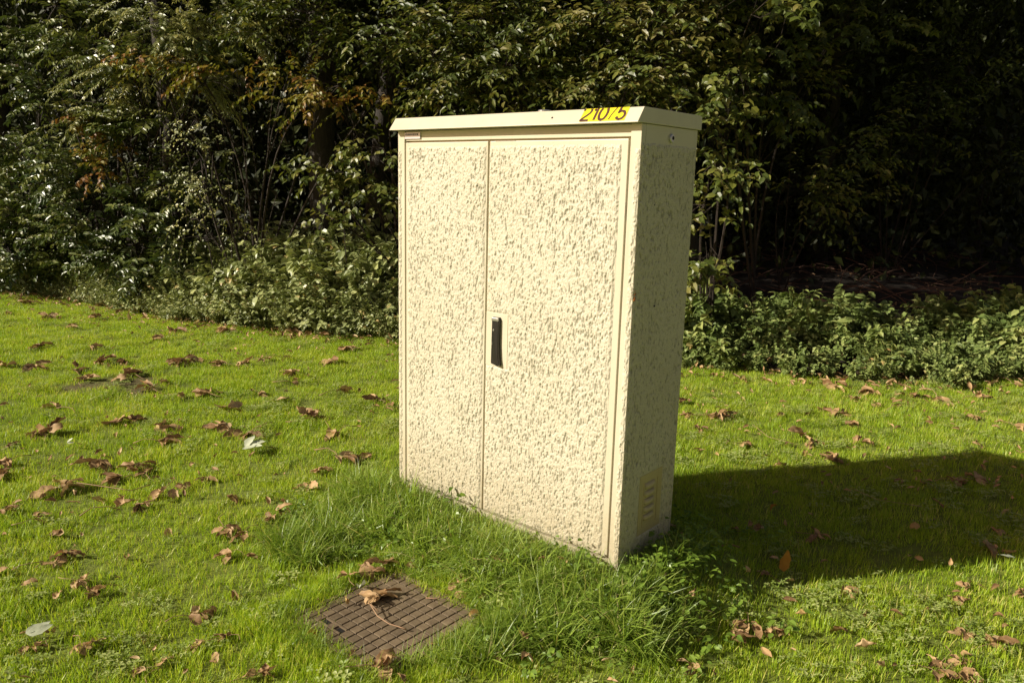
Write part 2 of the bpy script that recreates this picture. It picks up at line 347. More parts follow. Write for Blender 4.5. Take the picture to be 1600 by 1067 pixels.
# ------------------------------------------------------------------ scattering (geometry nodes, stuff only)
def proto_collection(name, meshes):
    c = bpy.data.collections.new(name)
    for i, me in enumerate(meshes):
        o = bpy.data.objects.new(name, me); c.objects.link(o)
    return c
def scatter(name, meshes, P, rot, scl, ids, label, cat, group=None):
    me = bpy.data.meshes.new(name); P = np.asarray(P, dtype=np.float32)
    me.vertices.add(len(P)); me.vertices.foreach_set('co', P.ravel())
    a = me.attributes.new('rot', 'FLOAT_VECTOR', 'POINT'); a.data.foreach_set('vector', np.asarray(rot, dtype=np.float32).ravel())
    a = me.attributes.new('scl', 'FLOAT', 'POINT'); a.data.foreach_set('value', np.asarray(scl, dtype=np.float32))
    a = me.attributes.new('pick', 'INT', 'POINT'); a.data.foreach_set('value', np.asarray(ids, dtype=np.int32))
    o = link(name, me); c = proto_collection(name + '_kinds', meshes)
    ng = bpy.data.node_groups.new(name, 'GeometryNodeTree')
    ng.interface.new_socket('Geometry', in_out='INPUT', socket_type='NodeSocketGeometry'); ng.interface.new_socket('Geometry', in_out='OUTPUT', socket_type='NodeSocketGeometry')
    i_ = ng.nodes.new('NodeGroupInput'); o_ = ng.nodes.new('NodeGroupOutput')
    ci = ng.nodes.new('GeometryNodeCollectionInfo'); ci.inputs[0].default_value = c; ci.inputs['Separate Children'].default_value = True; ci.inputs['Reset Children'].default_value = True
    ip = ng.nodes.new('GeometryNodeInstanceOnPoints'); ip.inputs['Pick Instance'].default_value = True
    def na(nm, t):
        x = ng.nodes.new('GeometryNodeInputNamedAttribute'); x.data_type = t; x.inputs[0].default_value = nm; return x.outputs[0]
    L = ng.links.new
    L(i_.outputs[0], ip.inputs['Points']); L(ci.outputs[0], ip.inputs['Instance'])
    L(na('pick', 'INT'), ip.inputs['Instance Index']); L(na('rot', 'FLOAT_VECTOR'), ip.inputs['Rotation']); L(na('scl', 'FLOAT'), ip.inputs['Scale'])
    L(ip.outputs[0], o_.inputs[0])
    md = o.modifiers.new('scatter', 'NODES'); md.node_group = ng
    tag(o, label, cat, group, 'stuff'); return o

def blade(V, Lp, F, T, x, y, h, w_, ang, lean, curl, seg, t, z0=-0.01):
    """one grass blade"""
    dx, dy = math.cos(ang), math.sin(ang); px_, py_ = -dy, dx; n0 = len(V); r = 0; z = z0; th = lean
    sl_ = h / seg
    for i in range(seg + 1):
        ww = w_ * (1 - (i / seg) ** 1.6) * 0.5
        cx_, cy_ = x + dx * r, y + dy * r
        if i < seg: V.append((cx_ + px_ * ww, cy_ + py_ * ww, z)); V.append((cx_ - px_ * ww, cy_ - py_ * ww, z)); T += [t, t]
        else: V.append((cx_, cy_, z)); T.append(min(1, t + 0.1))
        r += math.sin(th) * sl_; z += math.cos(th) * sl_; th += curl / seg
    for i in range(seg - 1):
        a_ = n0 + 2 * i; Lp += [a_, a_ + 1, a_ + 3, a_ + 2]; F.append(4)
    a_ = n0 + 2 * (seg - 1); Lp += [a_, a_ + 1, a_ + 2]; F.append(3)
def tuft(name, nb, rad, hr, wr, mat, seg=2, lean=0.5, curl=0.9, straw=0.05):
    V, Lp, F, T = [], [], [], []
    for _ in range(nb):
        r = rad * math.sqrt(random.random()); a_ = random.uniform(0, 6.283)
        t = min(1, max(0, random.gauss(0.45, 0.16)))
        if random.random() < straw: t = random.uniform(0.85, 1)
        blade(V, Lp, F, T, r * math.cos(a_), r * math.sin(a_), random.uniform(*hr), random.uniform(*wr), random.uniform(0, 6.283), abs(random.gauss(0, lean)), random.uniform(0.1, curl), seg, t)
    me = raw_mesh(name, V, Lp, F, T); me.materials.append(mat); return me
def pts_in(n_, x0, x1, y0, y1): return RNG.uniform(x0, x1, n_), RNG.uniform(y0, y1, n_)
def slope_rot(x, y, tilt=0.12):
    e = 0.03; hx = (height(x + e, y) - height(x - e, y)) / (2 * e); hy = (height(x, y + e) - height(x, y - e)) / (2 * e)
    return np.stack([np.arctan(hy) * 0.6 + RNG.normal(0, tilt, len(x)), -np.arctan(hx) * 0.6 + RNG.normal(0, tilt, len(x)), np.zeros(len(x))], -1)
def inside_cab(x, y, m_=-0.0): return cab_dist(x, y) <= 1e-4

grass_protos = [tuft('grass_tuft', 60, 0.09, (0.024, 0.052), (0.0026, 0.005), M['grass'], 2, 0.5, 1.0, 0.10) for _ in range(6)] + \
               [tuft('grass_tuft', 45, 0.08, (0.035, 0.07), (0.0026, 0.005), M['grass'], 2, 0.35, 1.0, 0.04) for _ in range(3)]
gxs, gys = pts_in(62000, -10, 7.5, 1.2, 12)
k = (gys < edge_y(gxs) + 0.15 - 0.35 * RNG.random(len(gxs))) & ~mh_in(gxs, gys, -0.045 * RNG.random(len(gxs))) & ~inside_cab(gxs, gys)
k &= (np.abs(gxs) < gys * 0.82 + 1.2)
for px, py, r_ in ((128, 607, 0.17), (200, 597, 0.24), (225, 612, 0.16)):
    g_ = on_ground(px, py); k &= ~((np.hypot(gxs - g_.x, gys - g_.y) < r_) & (RNG.random(len(gxs)) < 0.85))
gxs, gys = gxs[k], gys[k]
rxs, rys = pts_in(6000, -1.6, .6, 1.7, 3.6); kr = mh_in(rxs, rys, .16) & ~mh_in(rxs, rys, 0.0); gxs = np.concatenate([gxs, rxs[kr]]); gys = np.concatenate([gys, rys[kr]])
rot = slope_rot(gxs, gys)
scl = 0.70 + 0.34 * (0.5 + 0.5 * wob(gxs * 1.3 + 3, gys * 1.3)) + RNG.normal(0, 0.08, len(gxs))
scl = np.clip(scl, .62, 1.3)
lawn = scatter('grass', grass_protos, np.stack([gxs, gys, height(gxs, gys)], -1), rot, scl, RNG.integers(0, 9, len(gxs)),
               'short mown bright green lawn grass around the cabinet', 'grass')
print('grass tufts', len(gxs))

# clover and daisy-leaf weeds between the blades
def weed(name, nl, rad):
    V, Lp, F, T = [], [], [], []
    for _ in range(nl):
        r = rad * math.sqrt(random.random()); a_ = random.uniform(0, 6.283); x, y, z = r * math.cos(a_), r * math.sin(a_), random.uniform(0.018, 0.042)
        s_ = random.uniform(0.006, 0.012); t = random.uniform(0.2, 1.0)
        for q in range(3):
            an = a_ * 3 + q * 2.094 + random.uniform(-.2, .2); ti = random.uniform(-0.35, 0.35); n0 = len(V)
            c_, s2 = math.cos(an), math.sin(an)
            for (u, v, dz) in ((0, 0, 0), (0.7, 0.5, 0.12), (1.25, 0.45, 0.05), (1.4, 0, -0.05), (1.25, -0.45, 0.05), (0.7, -0.5, 0.12)):
                V.append((x + (c_ * u - s2 * v) * s_, y + (s2 * u + c_ * v) * s_, z + (dz + ti * u) * s_)); T.append(t)
            Lp += [n0, n0 + 1, n0 + 2, n0 + 3, n0, n0 + 3, n0 + 4, n0 + 5]; F += [4, 4]
    me = raw_mesh(name, V, Lp, F, T); me.materials.append(M['weed']); return me
wp = [weed('clover_patch', 22, 0.07) for _ in range(4)]
wx, wy = pts_in(9000, -8, 6.5, 1.5, 10)
dens = 0.18 + 0.55 * (wob(wx * 0.9 + 1, wy * 1.1 + 2) > 0.12) + 0.35 * (wy < 2.9) + 0.3 * (wx > 1.0)
k = (RNG.random(len(wx)) < dens * 0.5) & (wy < edge_y(wx) + 0.1) & ~mh_in(wx, wy, 0.03) & (cab_dist(wx, wy) > 0.05)
wx, wy = wx[k], wy[k]
scatter('clover', wp, np.stack([wx, wy, height(wx, wy)], -1), slope_rot(wx, wy), RNG.uniform(0.7, 1.2, len(wx)), RNG.integers(0, 4, len(wx)),
        'small pale clover leaves dotted through the lawn', 'clover')

# long uncut grass on the bank round the cabinet and beside the iron cover
tallp = [tuft('long_grass_tuft', 40, 0.05, (0.08, 0.24), (0.0038, 0.0085), M['tall_grass'], 5, 0.6, 2.8, 0.05) for _ in range(7)]
tx, ty = pts_in(26000, -2.2, 2.2, 1.9, 5.4)
d = cab_dist(tx, ty); du = (tx - CO.x) * E1.x + (ty - CO.y) * E1.y; dv = (tx - CO.x) * E2.x + (ty - CO.y) * E2.y
front = dv < -CD / 2
lim = np.where(front, 0.37 + 0.09 * wob(tx * 2, ty * 2), 0.14 + 0.04 * wob(tx * 2, ty * 2))
lim = np.where((dv > CD / 2), 0.10, lim)
band = (d > 0.012) & (d < lim)
# extra tongue of long grass to the right of the iron cover, in front of the cabinet, and a ring at its back-left
def blob(cx, cy, rx, ry): return ((tx - cx) / rx) ** 2 + ((ty - cy) / ry) ** 2 < 1 + 0.25 * wob(tx * 3, ty * 3)
p1 = on_ground(870, 960); p2 = on_ground(480, 860); p3 = on_ground(740, 1020); p4 = on_ground(560, 830)
band |= blob(p1.x, p1.y, 0.25, 0.27) | blob(p2.x, p2.y, 0.24, 0.14) | blob(p3.x, p3.y, 0.16, 0.11) | blob(p4.x, p4.y, 0.25, 0.14)
k = (band | (mh_in(tx, ty, .08) & (RNG.random(len(tx)) < .6))) & ~mh_in(tx, ty, 0.0) & (d > 0.012)
prob = np.where(d < lim, 0.5, 0.42); k &= RNG.random(len(tx)) < prob
og = on_ground(1226, 905, .02); k &= np.hypot(tx - og.x, ty - og.y) > .2
tx, ty, d = tx[k], ty[k], d[k]
rt = slope_rot(tx, ty, 0.28)
ts = 0.62 + 0.35 * (0.5 + 0.5 * wob(tx * 2.2, ty * 2.2)) + RNG.normal(0, 0.1, len(tx)); ts = ts * np.where(d < 0.12, 0.5, 1.0) * np.where(mh_in(tx, ty, 0.09), 0.62, 1.0)
scatter('long_grass', tallp, np.stack([tx, ty, height(tx, ty)], -1), rt, np.clip(ts, 0.3, 1.3), RNG.integers(0, 7, len(tx)),
        'long uncut arching grass on the bank around the cabinet foot', 'long grass')
print('tall tufts', len(tx))

# ------------------------------------------------------------------ leaf building
def rotm(dirs, norms):
    d = dirs / np.linalg.norm(dirs, axis=1, keepdims=True)
    n_ = norms - (norms * d).sum(1, keepdims=True) * d; n_ /= (np.linalg.norm(n_, axis=1, keepdims=True) + 1e-9)
    s_ = np.cross(n_, d); return d, s_, n_
T_OVAL = (np.array([(0, 0, 0), (.33, .21, .05), (.70, .17, .03), (1, 0, -.10), (.70, -.17, .03), (.33, -.21, .05), (.35, 0, -.03), (.70, 0, -.05)]),
          [(0, 6, 1), (1, 6, 7, 2), (2, 7, 3), (0, 5, 6), (5, 4, 7, 6), (4, 3, 7)])
T_WIDE = (np.array([(0, 0, 0), (.25, .30, .06), (.62, .27, .02), (1, 0, -.15), (.62, -.27, .02), (.25, -.30, .06), (.3, 0, -.02), (.65, 0, -.05)]),
          [(0, 6, 1), (1, 6, 7, 2), (2, 7, 3), (0, 5, 6), (5, 4, 7, 6), (4, 3, 7)])
T_NARROW = (np.array([(0, 0, 0), (.4, .15, .04), (1, 0, -.12), (.4, -.15, .04), (.5, 0, -.03)]), [(0, 4, 1), (1, 4, 2), (0, 3, 4), (3, 2, 4)])
T_DIA = (np.array([(0, 0, 0), (.45, .28, .05), (1, 0, -.08), (.45, -.28, .05)]), [(0, 1, 2), (0, 2, 3)])
_l = [(0, 0, 0), (-.05, .22, 0), (.12, .50, -.08), (.25, .26, .03), (.50, .62, -.12), (.52, .28, .02), (.72, .22, 0), (1.05, 0, -.14), (.72, -.22, 0), (.52, -.28, .02), (.50, -.62, -.12), (.25, -.26, .03), (.12, -.50, -.08), (-.05, -.22, 0), (.45, 0, -.02)]
T_PALM = (np.array(_l), [(0, 14, 3, 1), (1, 3, 2), (3, 14, 5), (3, 5, 4), (5, 14, 7, 6), (0, 13, 11, 14), (13, 12, 11), (11, 9, 14), (11, 10, 9), (9, 8, 7, 14)])
def leaf_mesh(name, pos, dirs, norms, size, tints, tmpl, bend=None):
    TV, TF = tmpl; d, s_, n_ = rotm(np.asarray(dirs, float), np.asarray(norms, float)); pos = np.asarray(pos, float); size = np.asarray(size, float)
    nL = len(pos); cur = RNG.uniform(-0.5, 1.6, nL)
    V = pos[:, None, :] + size[:, None, None] * (TV[None, :, 0, None] * d[:, None, :] + TV[None, :, 1, None] * s_[:, None, :] + (TV[None, :, 2] * (1 + cur[:, None]))[..., None] * n_[:, None, :])
    fi = np.array([i for f in TF for i in f]); fl = np.array([len(f) for f in TF]); nv = len(TV)
    idx = (fi[None, :] + (np.arange(nL) * nv)[:, None]).ravel(); fl = np.tile(fl, nL)
    return raw_mesh(name, V.reshape(-1, 3), idx, fl, np.repeat(np.clip(tints, 0, 1), nv))
SPECIES = {  # template, leaf size, spacing, paired, material, droop
    'oval':   (T_OVAL, (0.065, 0.115), 0.046, False, 'green', 0.25),
    'hazel':  (T_WIDE, (0.07, 0.11), 0.045, False, 'green', 0.3),
    'glossy': (T_OVAL, (0.075, 0.125), 0.048, True, 'glossy', 0.15),
    'ash':    (T_NARROW, (0.055, 0.085), 0.022, True, 'pale', 0.35),
    'autumn': (T_WIDE, (0.055, 0.09), 0.032, False, 'autumn', 0.4),
    'ivy':    (T_WIDE, (0.03, 0.05), 0.03, False, 'pale', 0.6),
    'maple':  (T_PALM, (0.07, 0.11), 0.075, True, 'green', 0.5),
    'nettle': (T_WIDE, (0.065, 0.12), 0.06, True, 'nettle', 0.3),
    'bramble': (T_WIDE, (0.045, 0.08), 0.036, False, 'bramble', 0.2),
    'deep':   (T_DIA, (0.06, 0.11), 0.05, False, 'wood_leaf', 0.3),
}
def twig_leaves(S, D, Ln, species, tlo=0.1, thi=0.9, facing=0.5):
    """S starts, D directions (unit), Ln lengths: leaves set alternately or in pairs along drooping twigs"""
    tm, sz, sp_, paired, mat, droop = SPECIES[species]
    P, DI, NO, SI, TI = [], [], [], [], []
    nmax = int(Ln.max() / sp_) + 1; shade = RNG.uniform(tlo, thi, len(S))
    for j in range(nmax):
        s_ = (j + 0.6) * sp_; ok = s_ < Ln
        if not ok.any(): break
        S_, D_, L_ = S[ok], D[ok], Ln[ok]; f = s_ / L_
        c = S_ + D_ * s_; c = c.copy(); c[:, 2] -= droop * s_ * f * 0.9
        dd = D_.copy(); dd[:, 2] -= droop * 2 * f * 0.9; dd /= np.linalg.norm(dd, axis=1, keepdims=True)
        up = np.tile(np.array([[0, 0, 1.0]]), (len(S_), 1)); side = np.cross(dd, up); side /= (np.linalg.norm(side, axis=1, keepdims=True) + 1e-6)
        for sg in ((1, -1) if paired else ((1,) if j % 2 == 0 else (-1,))):
            n_ = len(S_)
            di = dd * RNG.uniform(0.3, 0.8, (n_, 1)) + sg * side * RNG.uniform(0.6, 1.0, (n_, 1)) + RNG.normal(0, 0.18, (n_, 3)); di[:, 2] -= 0.25
            no = up + RNG.normal(0, 0.33, (n_, 3)) + np.array([[-0.35, -0.6, 0]]) * facing
            P.append(c + RNG.normal(0, 0.004, (n_, 3))); DI.append(di); NO.append(no); SI.append(RNG.uniform(sz[0], sz[1], n_) * (1 - 0.3 * f * RNG.random(n_)))
            TI.append(np.clip(shade[ok] + RNG.normal(0, 0.14, n_), 0, 1))
    return [np.concatenate(q) for q in (P, DI, NO, SI, TI)]
def curve_pts(a, b_, sag=0.0, n_=7, jit=0.05):
    a, b_ = Vector(a), Vector(b_); out = []; L_ = (b_ - a).length
    j1 = Vector((random.gauss(0, jit), random.gauss(0, jit), random.gauss(0, jit))) * L_
    for i in range(n_):
        t = i / (n_ - 1); p = a.lerp(b_, t); h_ = 4 * t * (1 - t)
        out.append(p + j1 * h_ + Vector((0, 0, sag * h_)))
    return out
def shrub(label, cat, base, sprays, species, group=None, name='shrub', stem_r=0.02, tl=(0.25, 0.55), stem_mat='twig', tints=(0.1, 0.9), facing=0.5, crown_name='foliage'):
    """base: ground point; sprays: (centre, (rx, ry, rz), twig count)"""
    bz = float(height(base[0], base[1])); B = Vector((base[0], base[1], bz - 0.05))
    root = empty(name, (base[0], base[1], bz)); tag(root, label, cat, group)
    st = MB(); SS, DD, LL = [], [], []; tw = MB()
    for c, r, nt_ in sprays:
        c = Vector(c); tip = c + Vector((0, 0, r[2] * 0.4)); pts = curve_pts(B + Vector((random.uniform(-.1, .1), random.uniform(-.1, .1), 0)), tip, 0.18 * (tip - B).length * random.uniform(0.4, 1), 8)
        st.tube([p - Vector(root.location) for p in pts], [stem_r * (1 - 0.8 * i / 7) for i in range(8)], 5)
        n_ = nt_; u = RNG.normal(0, 1, (n_, 3)); u /= np.linalg.norm(u, axis=1, keepdims=True); rad = RNG.random((n_, 1)) ** (1 / 2.2)
        kc = max(3, n_ // 9); cc_ = np.array(c) + u[:kc] * rad[:kc] * np.array(r) * 0.95; S = cc_[RNG.integers(0, kc, n_)] + RNG.normal(0, 1, (n_, 3)) * np.array([.11, .10, .065]); u = S - np.array(c); u /= np.linalg.norm(u, axis=1, keepdims=True) + 1e-6
        D = u * np.array([[1, 1, 0.5]]) + RNG.normal(0, 0.5, (n_, 3)) + np.array([[-0.15, -0.45, 0.12]]); D /= np.linalg.norm(D, axis=1, keepdims=True)
        SS.append(S); DD.append(D); LL.append(RNG.uniform(tl[0], tl[1], n_))
        cv = np.array(c)
        for i in range(0, n_, 3):       # side branches that carry the twigs
            q = pts[random.choice((4, 5, 6, 7))]
            tw.tube([p - Vector(root.location) for p in curve_pts(q, Vector(S[i]), 0.03, 4, 0.08)], [stem_r * 0.3, stem_r * 0.22, stem_r * 0.16, stem_r * 0.1], 3)
    S, D, Ln = np.concatenate(SS), np.concatenate(DD), np.concatenate(LL)
    for i in range(len(S)):
        if i % 2: continue
        dr = SPECIES[species][5]; s0 = Vector(S[i]) - Vector(root.location); dd = Vector(D[i]); l_ = float(Ln[i])
        tw.tube([s0, s0 + dd * l_ * 0.5 - Vector((0, 0, dr * l_ * 0.22)), s0 + dd * l_ - Vector((0, 0, dr * l_ * 0.9))], [0.0035, 0.0025, 0.001], 3)
    P, DI, NO, SI, TI = twig_leaves(S, D, Ln, species, tints[0], tints[1], facing)
    gz = height(P[:, 0], P[:, 1]); ok = P[:, 2] > gz + 0.02
    P, DI, NO, SI, TI = P[ok], DI[ok], NO[ok], SI[ok], TI[ok]
    st.build('stem', M[stem_mat], root); tw.build('twigs', M[stem_mat], root)['kind'] = 'stuff'
    link(crown_name, leaf_mesh(crown_name, P - np.array(root.location), DI, NO, SI, TI, SPECIES[species][0]), root, M[SPECIES[species][4]])['kind'] = 'stuff'
    shrub.count += len(P); return root
shrub.count = 0

# ------------------------------------------------------------------ woodland edge: individual shrubs
def A(px, py, Yv): return at(px, py, Yv)
shrub('dark glossy evergreen shrub at the far left edge of the lawn', 'shrub', (-7.3, 11.6),
      [(A(40, 235, 11.2), (.9, .6, .28), 90), (A(20, 330, 11.0), (.8, .5, .35), 110), (A(110, 380, 10.8), (.9, .5, .35), 120), (A(60, 130, 11.6), (.8, .7, .4), 40), (A(20, 410, 10.6), (.7, .4, .3), 90)], 'glossy', facing=0.4)
shrub('tall pale ash-leaved shrub, its silvery fronds lit at the upper left', 'shrub', (-4.9, 10.6),
      [(A(250, 50, 9.9), (.55, .4, .35), 55), (A(345, 40, 9.7), (.4, .4, .4), 55), (A(205, 115, 9.8), (.45, .3, .25), 50), (A(300, 120, 9.7), (.35, .3, .25), 36), (A(150, 170, 10.1), (.4, .3, .2), 20)], 'ash', tl=(.3, .55), facing=0.8)
shrub('tall broad-leaved evergreen with bright glossy leaves at the top left', 'shrub', (-5.6, 10.9),
      [(A(90, 30, 10.3), (.6, .5, .4), 70), (A(170, 70, 10.1), (.5, .4, .3), 60), (A(60, 100, 10.5), (.5, .4, .3), 34), (A(240, 190, 9.9), (.5, .4, .3), 60), (A(310, 60, 9.9), (.4, .4, .4), 40)], 'glossy', tints=(.4, .9), facing=0.8)
shrub('glossy green bush in the shade below the ash-leaved shrub', 'shrub', (-5.4, 10.4),
      [(A(160, 330, 10.1), (.8, .5, .4), 120), (A(215, 400, 9.8), (.8, .4, .35), 120), (A(130, 270, 10.4), (.7, .5, .35), 60), (A(250, 300, 10.0), (.6, .5, .35), 60)], 'glossy', facing=0.6)
shrub('small rusty-leaved sapling among the dark bushes at the left', 'sapling', (-4.6, 10.0),
      [(A(170, 205, 9.9), (.25, .25, .3), 22), (A(155, 260, 9.8), (.28, .2, .28), 22)], 'autumn', tl=(.15, .3), tints=(0.5, 1.0), name='sapling')
shrub('arching beech branch with yellow and orange autumn leaves', 'beech', (-3.2, 9.9),
      [(A(215, 92, 9.4), (.35, .2, .08), 14), (A(290, 105, 9.3), (.45, .25, .10), 24), (A(370, 115, 9.2), (.45, .25, .10), 28), (A(450, 125, 9.1), (.45, .25, .10), 30), (A(530, 140, 9.0), (.45, .25, .10), 28), (A(600, 150, 8.9), (.35, .2, .08), 14), (A(490, 165, 9.0), (.3, .2, .10), 14)], 'autumn', tl=(.18, .38), tints=(0.1, 0.85), name='beech_sapling')
shrub('ivy-hung thin stems with small pale leaves left of the dark hollow', 'ivy', (-3.1, 9.3),
      [(A(300, 190, 9.3), (.2, .2, .4), 26), (A(315, 270, 9.2), (.16, .2, .4), 34), (A(345, 330, 9.1), (.2, .2, .3), 26), (A(290, 340, 9.2), (.15, .2, .3), 20)], 'ivy', tl=(.2, .45), facing=0.8, name='ivy')
shrub('hazel with pale rounded leaves reaching left of the cabinet top', 'hazel', (-0.9, 9.3),
      [(A(500, 262, 8.7), (.32, .2, .08), 24), (A(560, 285, 8.6), (.40, .25, .14), 46), (A(600, 240, 8.6), (.30, .2, .12), 24), (A(590, 315, 8.6), (.3, .2, .15), 22), (A(520, 350, 8.8), (.25, .2, .12), 12)], 'hazel', tl=(.15, .32), tints=(.3, .82), facing=0.9, name='hazel')
shrub('green bush overhanging the wood edge at the top, left of centre', 'shrub', (-1.6, 10.4),
      [(A(480, 40, 9.3), (.8, .5, .35), 110), (A(600, 60, 9.2), (.7, .5, .35), 100), (A(420, 20, 9.6), (.6, .5, .3), 70), (A(680, 90, 9.1), (.6, .4, .3), 90)], 'oval', tints=(.1, .8))
shrub('dense green bush rising behind the middle of the cabinet', 'shrub', (0.4, 9.6),
      [(A(700, 40, 8.8), (.7, .5, .4), 110), (A(820, 60, 8.7), (.7, .5, .4), 140), (A(790, 120, 8.6), (.7, .4, .3), 130), (A(900, 100, 8.6), (.6, .4, .35), 120), (A(720, 140, 8.8), (.6, .4, .22), 70)], 'oval', tints=(.1, .9), facing=0.8)
shrub('leafy hawthorn behind the cabinet number with reddish new shoots', 'hawthorn', (1.6, 8.9),
      [(A(960, 40, 8.2), (.6, .45, .4), 120), (A(1030, 110, 8.0), (.45, .4, .35), 110), (A(960, 140, 8.1), (.5, .3, .2), 80), (A(1060, 40, 8.1), (.5, .4, .35), 90)], 'oval', tints=(.3, 1.0), facing=0.9, name='hawthorn')
shrub('light green hazel hanging beside the right edge of the cabinet', 'hazel', (2.1, 8.3),
      [(A(1110, 210, 7.6), (.28, .25, .35), 46), (A(1120, 270, 7.5), (.22, .2, .25), 30), (A(1150, 130, 7.7), (.4, .3, .35), 60), (A(1110, 400, 7.4), (.2, .2, .22), 26), (A(1100, 335, 7.5), (.2, .2, .2), 18), (A(1100, 440, 7.3), (.2, .2, .15), 20)], 'hazel', tl=(.15, .32), tints=(.25, .8), facing=0.9, name='hazel')
shrub('sycamore with broad lobed leaves hanging at the top right of centre', 'sycamore', (3.0, 9.6),
      [(A(1190, 40, 8.1), (.45, .4, .35), 40), (A(1200, 150, 8.5), (.35, .3, .3), 30), (A(1340, 50, 9.3), (.6, .4, .4), 34), (A(1200, 5, 6.9), (.22, .2, .06), 10)], 'maple', tl=(.25, .45), tints=(.1, .8), name='sycamore')
shrub('dim brownish bush in the shade behind the right-hand nettles', 'shrub', (3.5, 10.0),
      [(A(1240, 290, 9.4), (.5, .4, .3), 40), (A(1320, 310, 9.3), (.35, .3, .12), 22), (A(1330, 220, 9.6), (.5, .4, .3), 34), (A(1230, 130, 9.2), (.5, .4, .4), 50)], 'oval', tints=(.3, .95), stem_r=.011)
shrub('sparse shaded bush under the trees at the right edge', 'shrub', (5.4, 11.2),
      [(A(1450, 120, 10.6), (.7, .5, .5), 40), (A(1540, 60, 10.8), (.7, .5, .4), 34), (A(1560, 260, 10.6), (.6, .4, .4), 14), (A(1400, 200, 10.2), (.5, .4, .35), 30)], 'oval', tints=(0, .6), stem_r=.011)

# second row, deeper in, seen through the gaps
deep = [(-8.5, 13.4), (-6.6, 13.0), (-4.4, 12.4), (-2.4, 12.2), (-0.3, 11.8), (1.6, 11.4), (3.4, 12.2), (5.6, 12.0), (7.4, 12.6)]
dl = ['behind the far left evergreen', 'behind the ash-leaved shrub', 'behind the ivy-hung stems', 'at the back of the dark hollow', 'deep behind the cabinet', 'deep behind the hawthorn', 'deep behind the brownish bush', 'deep at the right edge', 'just beyond the right edge']
for (x, y), t_ in zip(deep, dl):
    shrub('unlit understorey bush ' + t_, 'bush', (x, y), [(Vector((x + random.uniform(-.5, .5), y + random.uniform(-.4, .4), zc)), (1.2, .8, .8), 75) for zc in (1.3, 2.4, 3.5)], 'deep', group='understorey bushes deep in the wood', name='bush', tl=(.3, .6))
print('shrub leaves', shrub.count)

# ------------------------------------------------------------------ trees: trunks and crowns
def tree(label, x, y, h, r, crown_c, crown_r, ntw, group='woodland trees', lean=(0, 0), species='deep', name='tree'):
    bz = float(height(x, y)); root = empty(name, (x, y, bz)); tag(root, label, 'tree', group)
    tr = MB(); pts = []
    for i in range(12):
        t = i / 11; pts.append(Vector((lean[0] * t + 0.07 * math.sin(t * 5 + x), lean[1] * t + 0.06 * math.cos(t * 4 + y), -0.1 + t * h)))
    tr.tube(pts, [r * (1.35 if i == 0 else 1.0) * (1 - 0.6 * i / 11) for i in range(12)], 12)
    link('trunk', tr.mesh('trunk', True), root, M['bark'])
    lm = MB(); n_ = ntw; u = RNG.normal(0, 1, (n_, 3)); u /= np.linalg.norm(u, axis=1, keepdims=True)
    rad = 0.45 + 0.55 * RNG.random((n_, 1)) ** 0.7
    lump = 1 + 0.22 * np.sin(u[:, :1] * 5 + x) * np.cos(u[:, 1:2] * 4 + y)
    S = np.array(crown_c) + u * rad * lump * np.array(crown_r)
    D = u + RNG.normal(0, 0.5, (n_, 3)); D[:, 2] -= 0.2; D /= np.linalg.norm(D, axis=1, keepdims=True)
    for i in range(14):
        q = Vector(S[i]) - Vector(root.location); s_ = pts[random.choice((5, 6, 7, 8, 9))]
        lm.tube(curve_pts(s_, q, 0.2, 6, 0.06), [r * 0.32, r * .25, r * .2, r * .14, r * .09, r * .04], 6)
    lm.build('limbs', M['bark'], root, True)
    P, DI, NO, SI, TI = twig_leaves(S, D, RNG.uniform(0.4, 0.9, n_), species, 0, 0.9, 0.2)
    link('crown', leaf_mesh('crown', P - np.array(root.location), DI, NO, SI * 1.35, TI, SPECIES[species][0]), root, M[SPECIES[species][4]])['kind'] = 'stuff'
    tree.count += len(P)
tree.count = 0
tree('thick dark trunk standing in the hollow left of the cabinet', -2.35, 10.2, 7.5, .20, (-2.4, 10.4, 6.0), (2.2, 1.9, 2.3), 900, lean=(-.25, 0))
tree('second slimmer trunk just right of the thick one in the hollow', -1.95, 10.9, 7.5, .13, (-0.6, 11.2, 6.4), (2.0, 1.7, 2.2), 700, lean=(.5, .2))
tree('forked trunk half hidden by leaves at the top right', 4.9, 12.6, 8.0, .17, (3.6, 10.2, 6.2), (2.3, 1.9, 2.4), 900, lean=(-.8, -1.4))
tree('tree with ivy-dark crown behind the far left evergreen', -8.2, 12.8, 8.5, .22, (-7.6, 12.6, 6.5), (2.6, 2.0, 2.6), 900)
tree('tree crown high above the ash-leaved shrub', -5.2, 12.0, 8.5, .2, (-5.0, 11.8, 6.8), (2.3, 1.9, 2.3), 800)
tree('tree behind the cabinet whose crown closes the view above it', 1.2, 10.8, 8.5, .19, (1.3, 9.6, 6.0), (2.2, 2.1, 2.2), 1000, lean=(.1, -.4))
tree('slender tree at the right edge of the wood', 8.4, 12.2, 8.5, .16, (6.6, 10.4, 6.2), (2.2, 1.9, 2.5), 800)
tree('tree added to shade the wood, its crown leaning out above the hawthorn', 2.2, 9.8, 7.5, .14, (0.6, 8.3, 5.3), (2.0, 1.3, 1.15), 700, lean=(-1.0, -1.0))  # low overhanging crown added above the view to shade the wood's right side
print('crown leaves', tree.count)

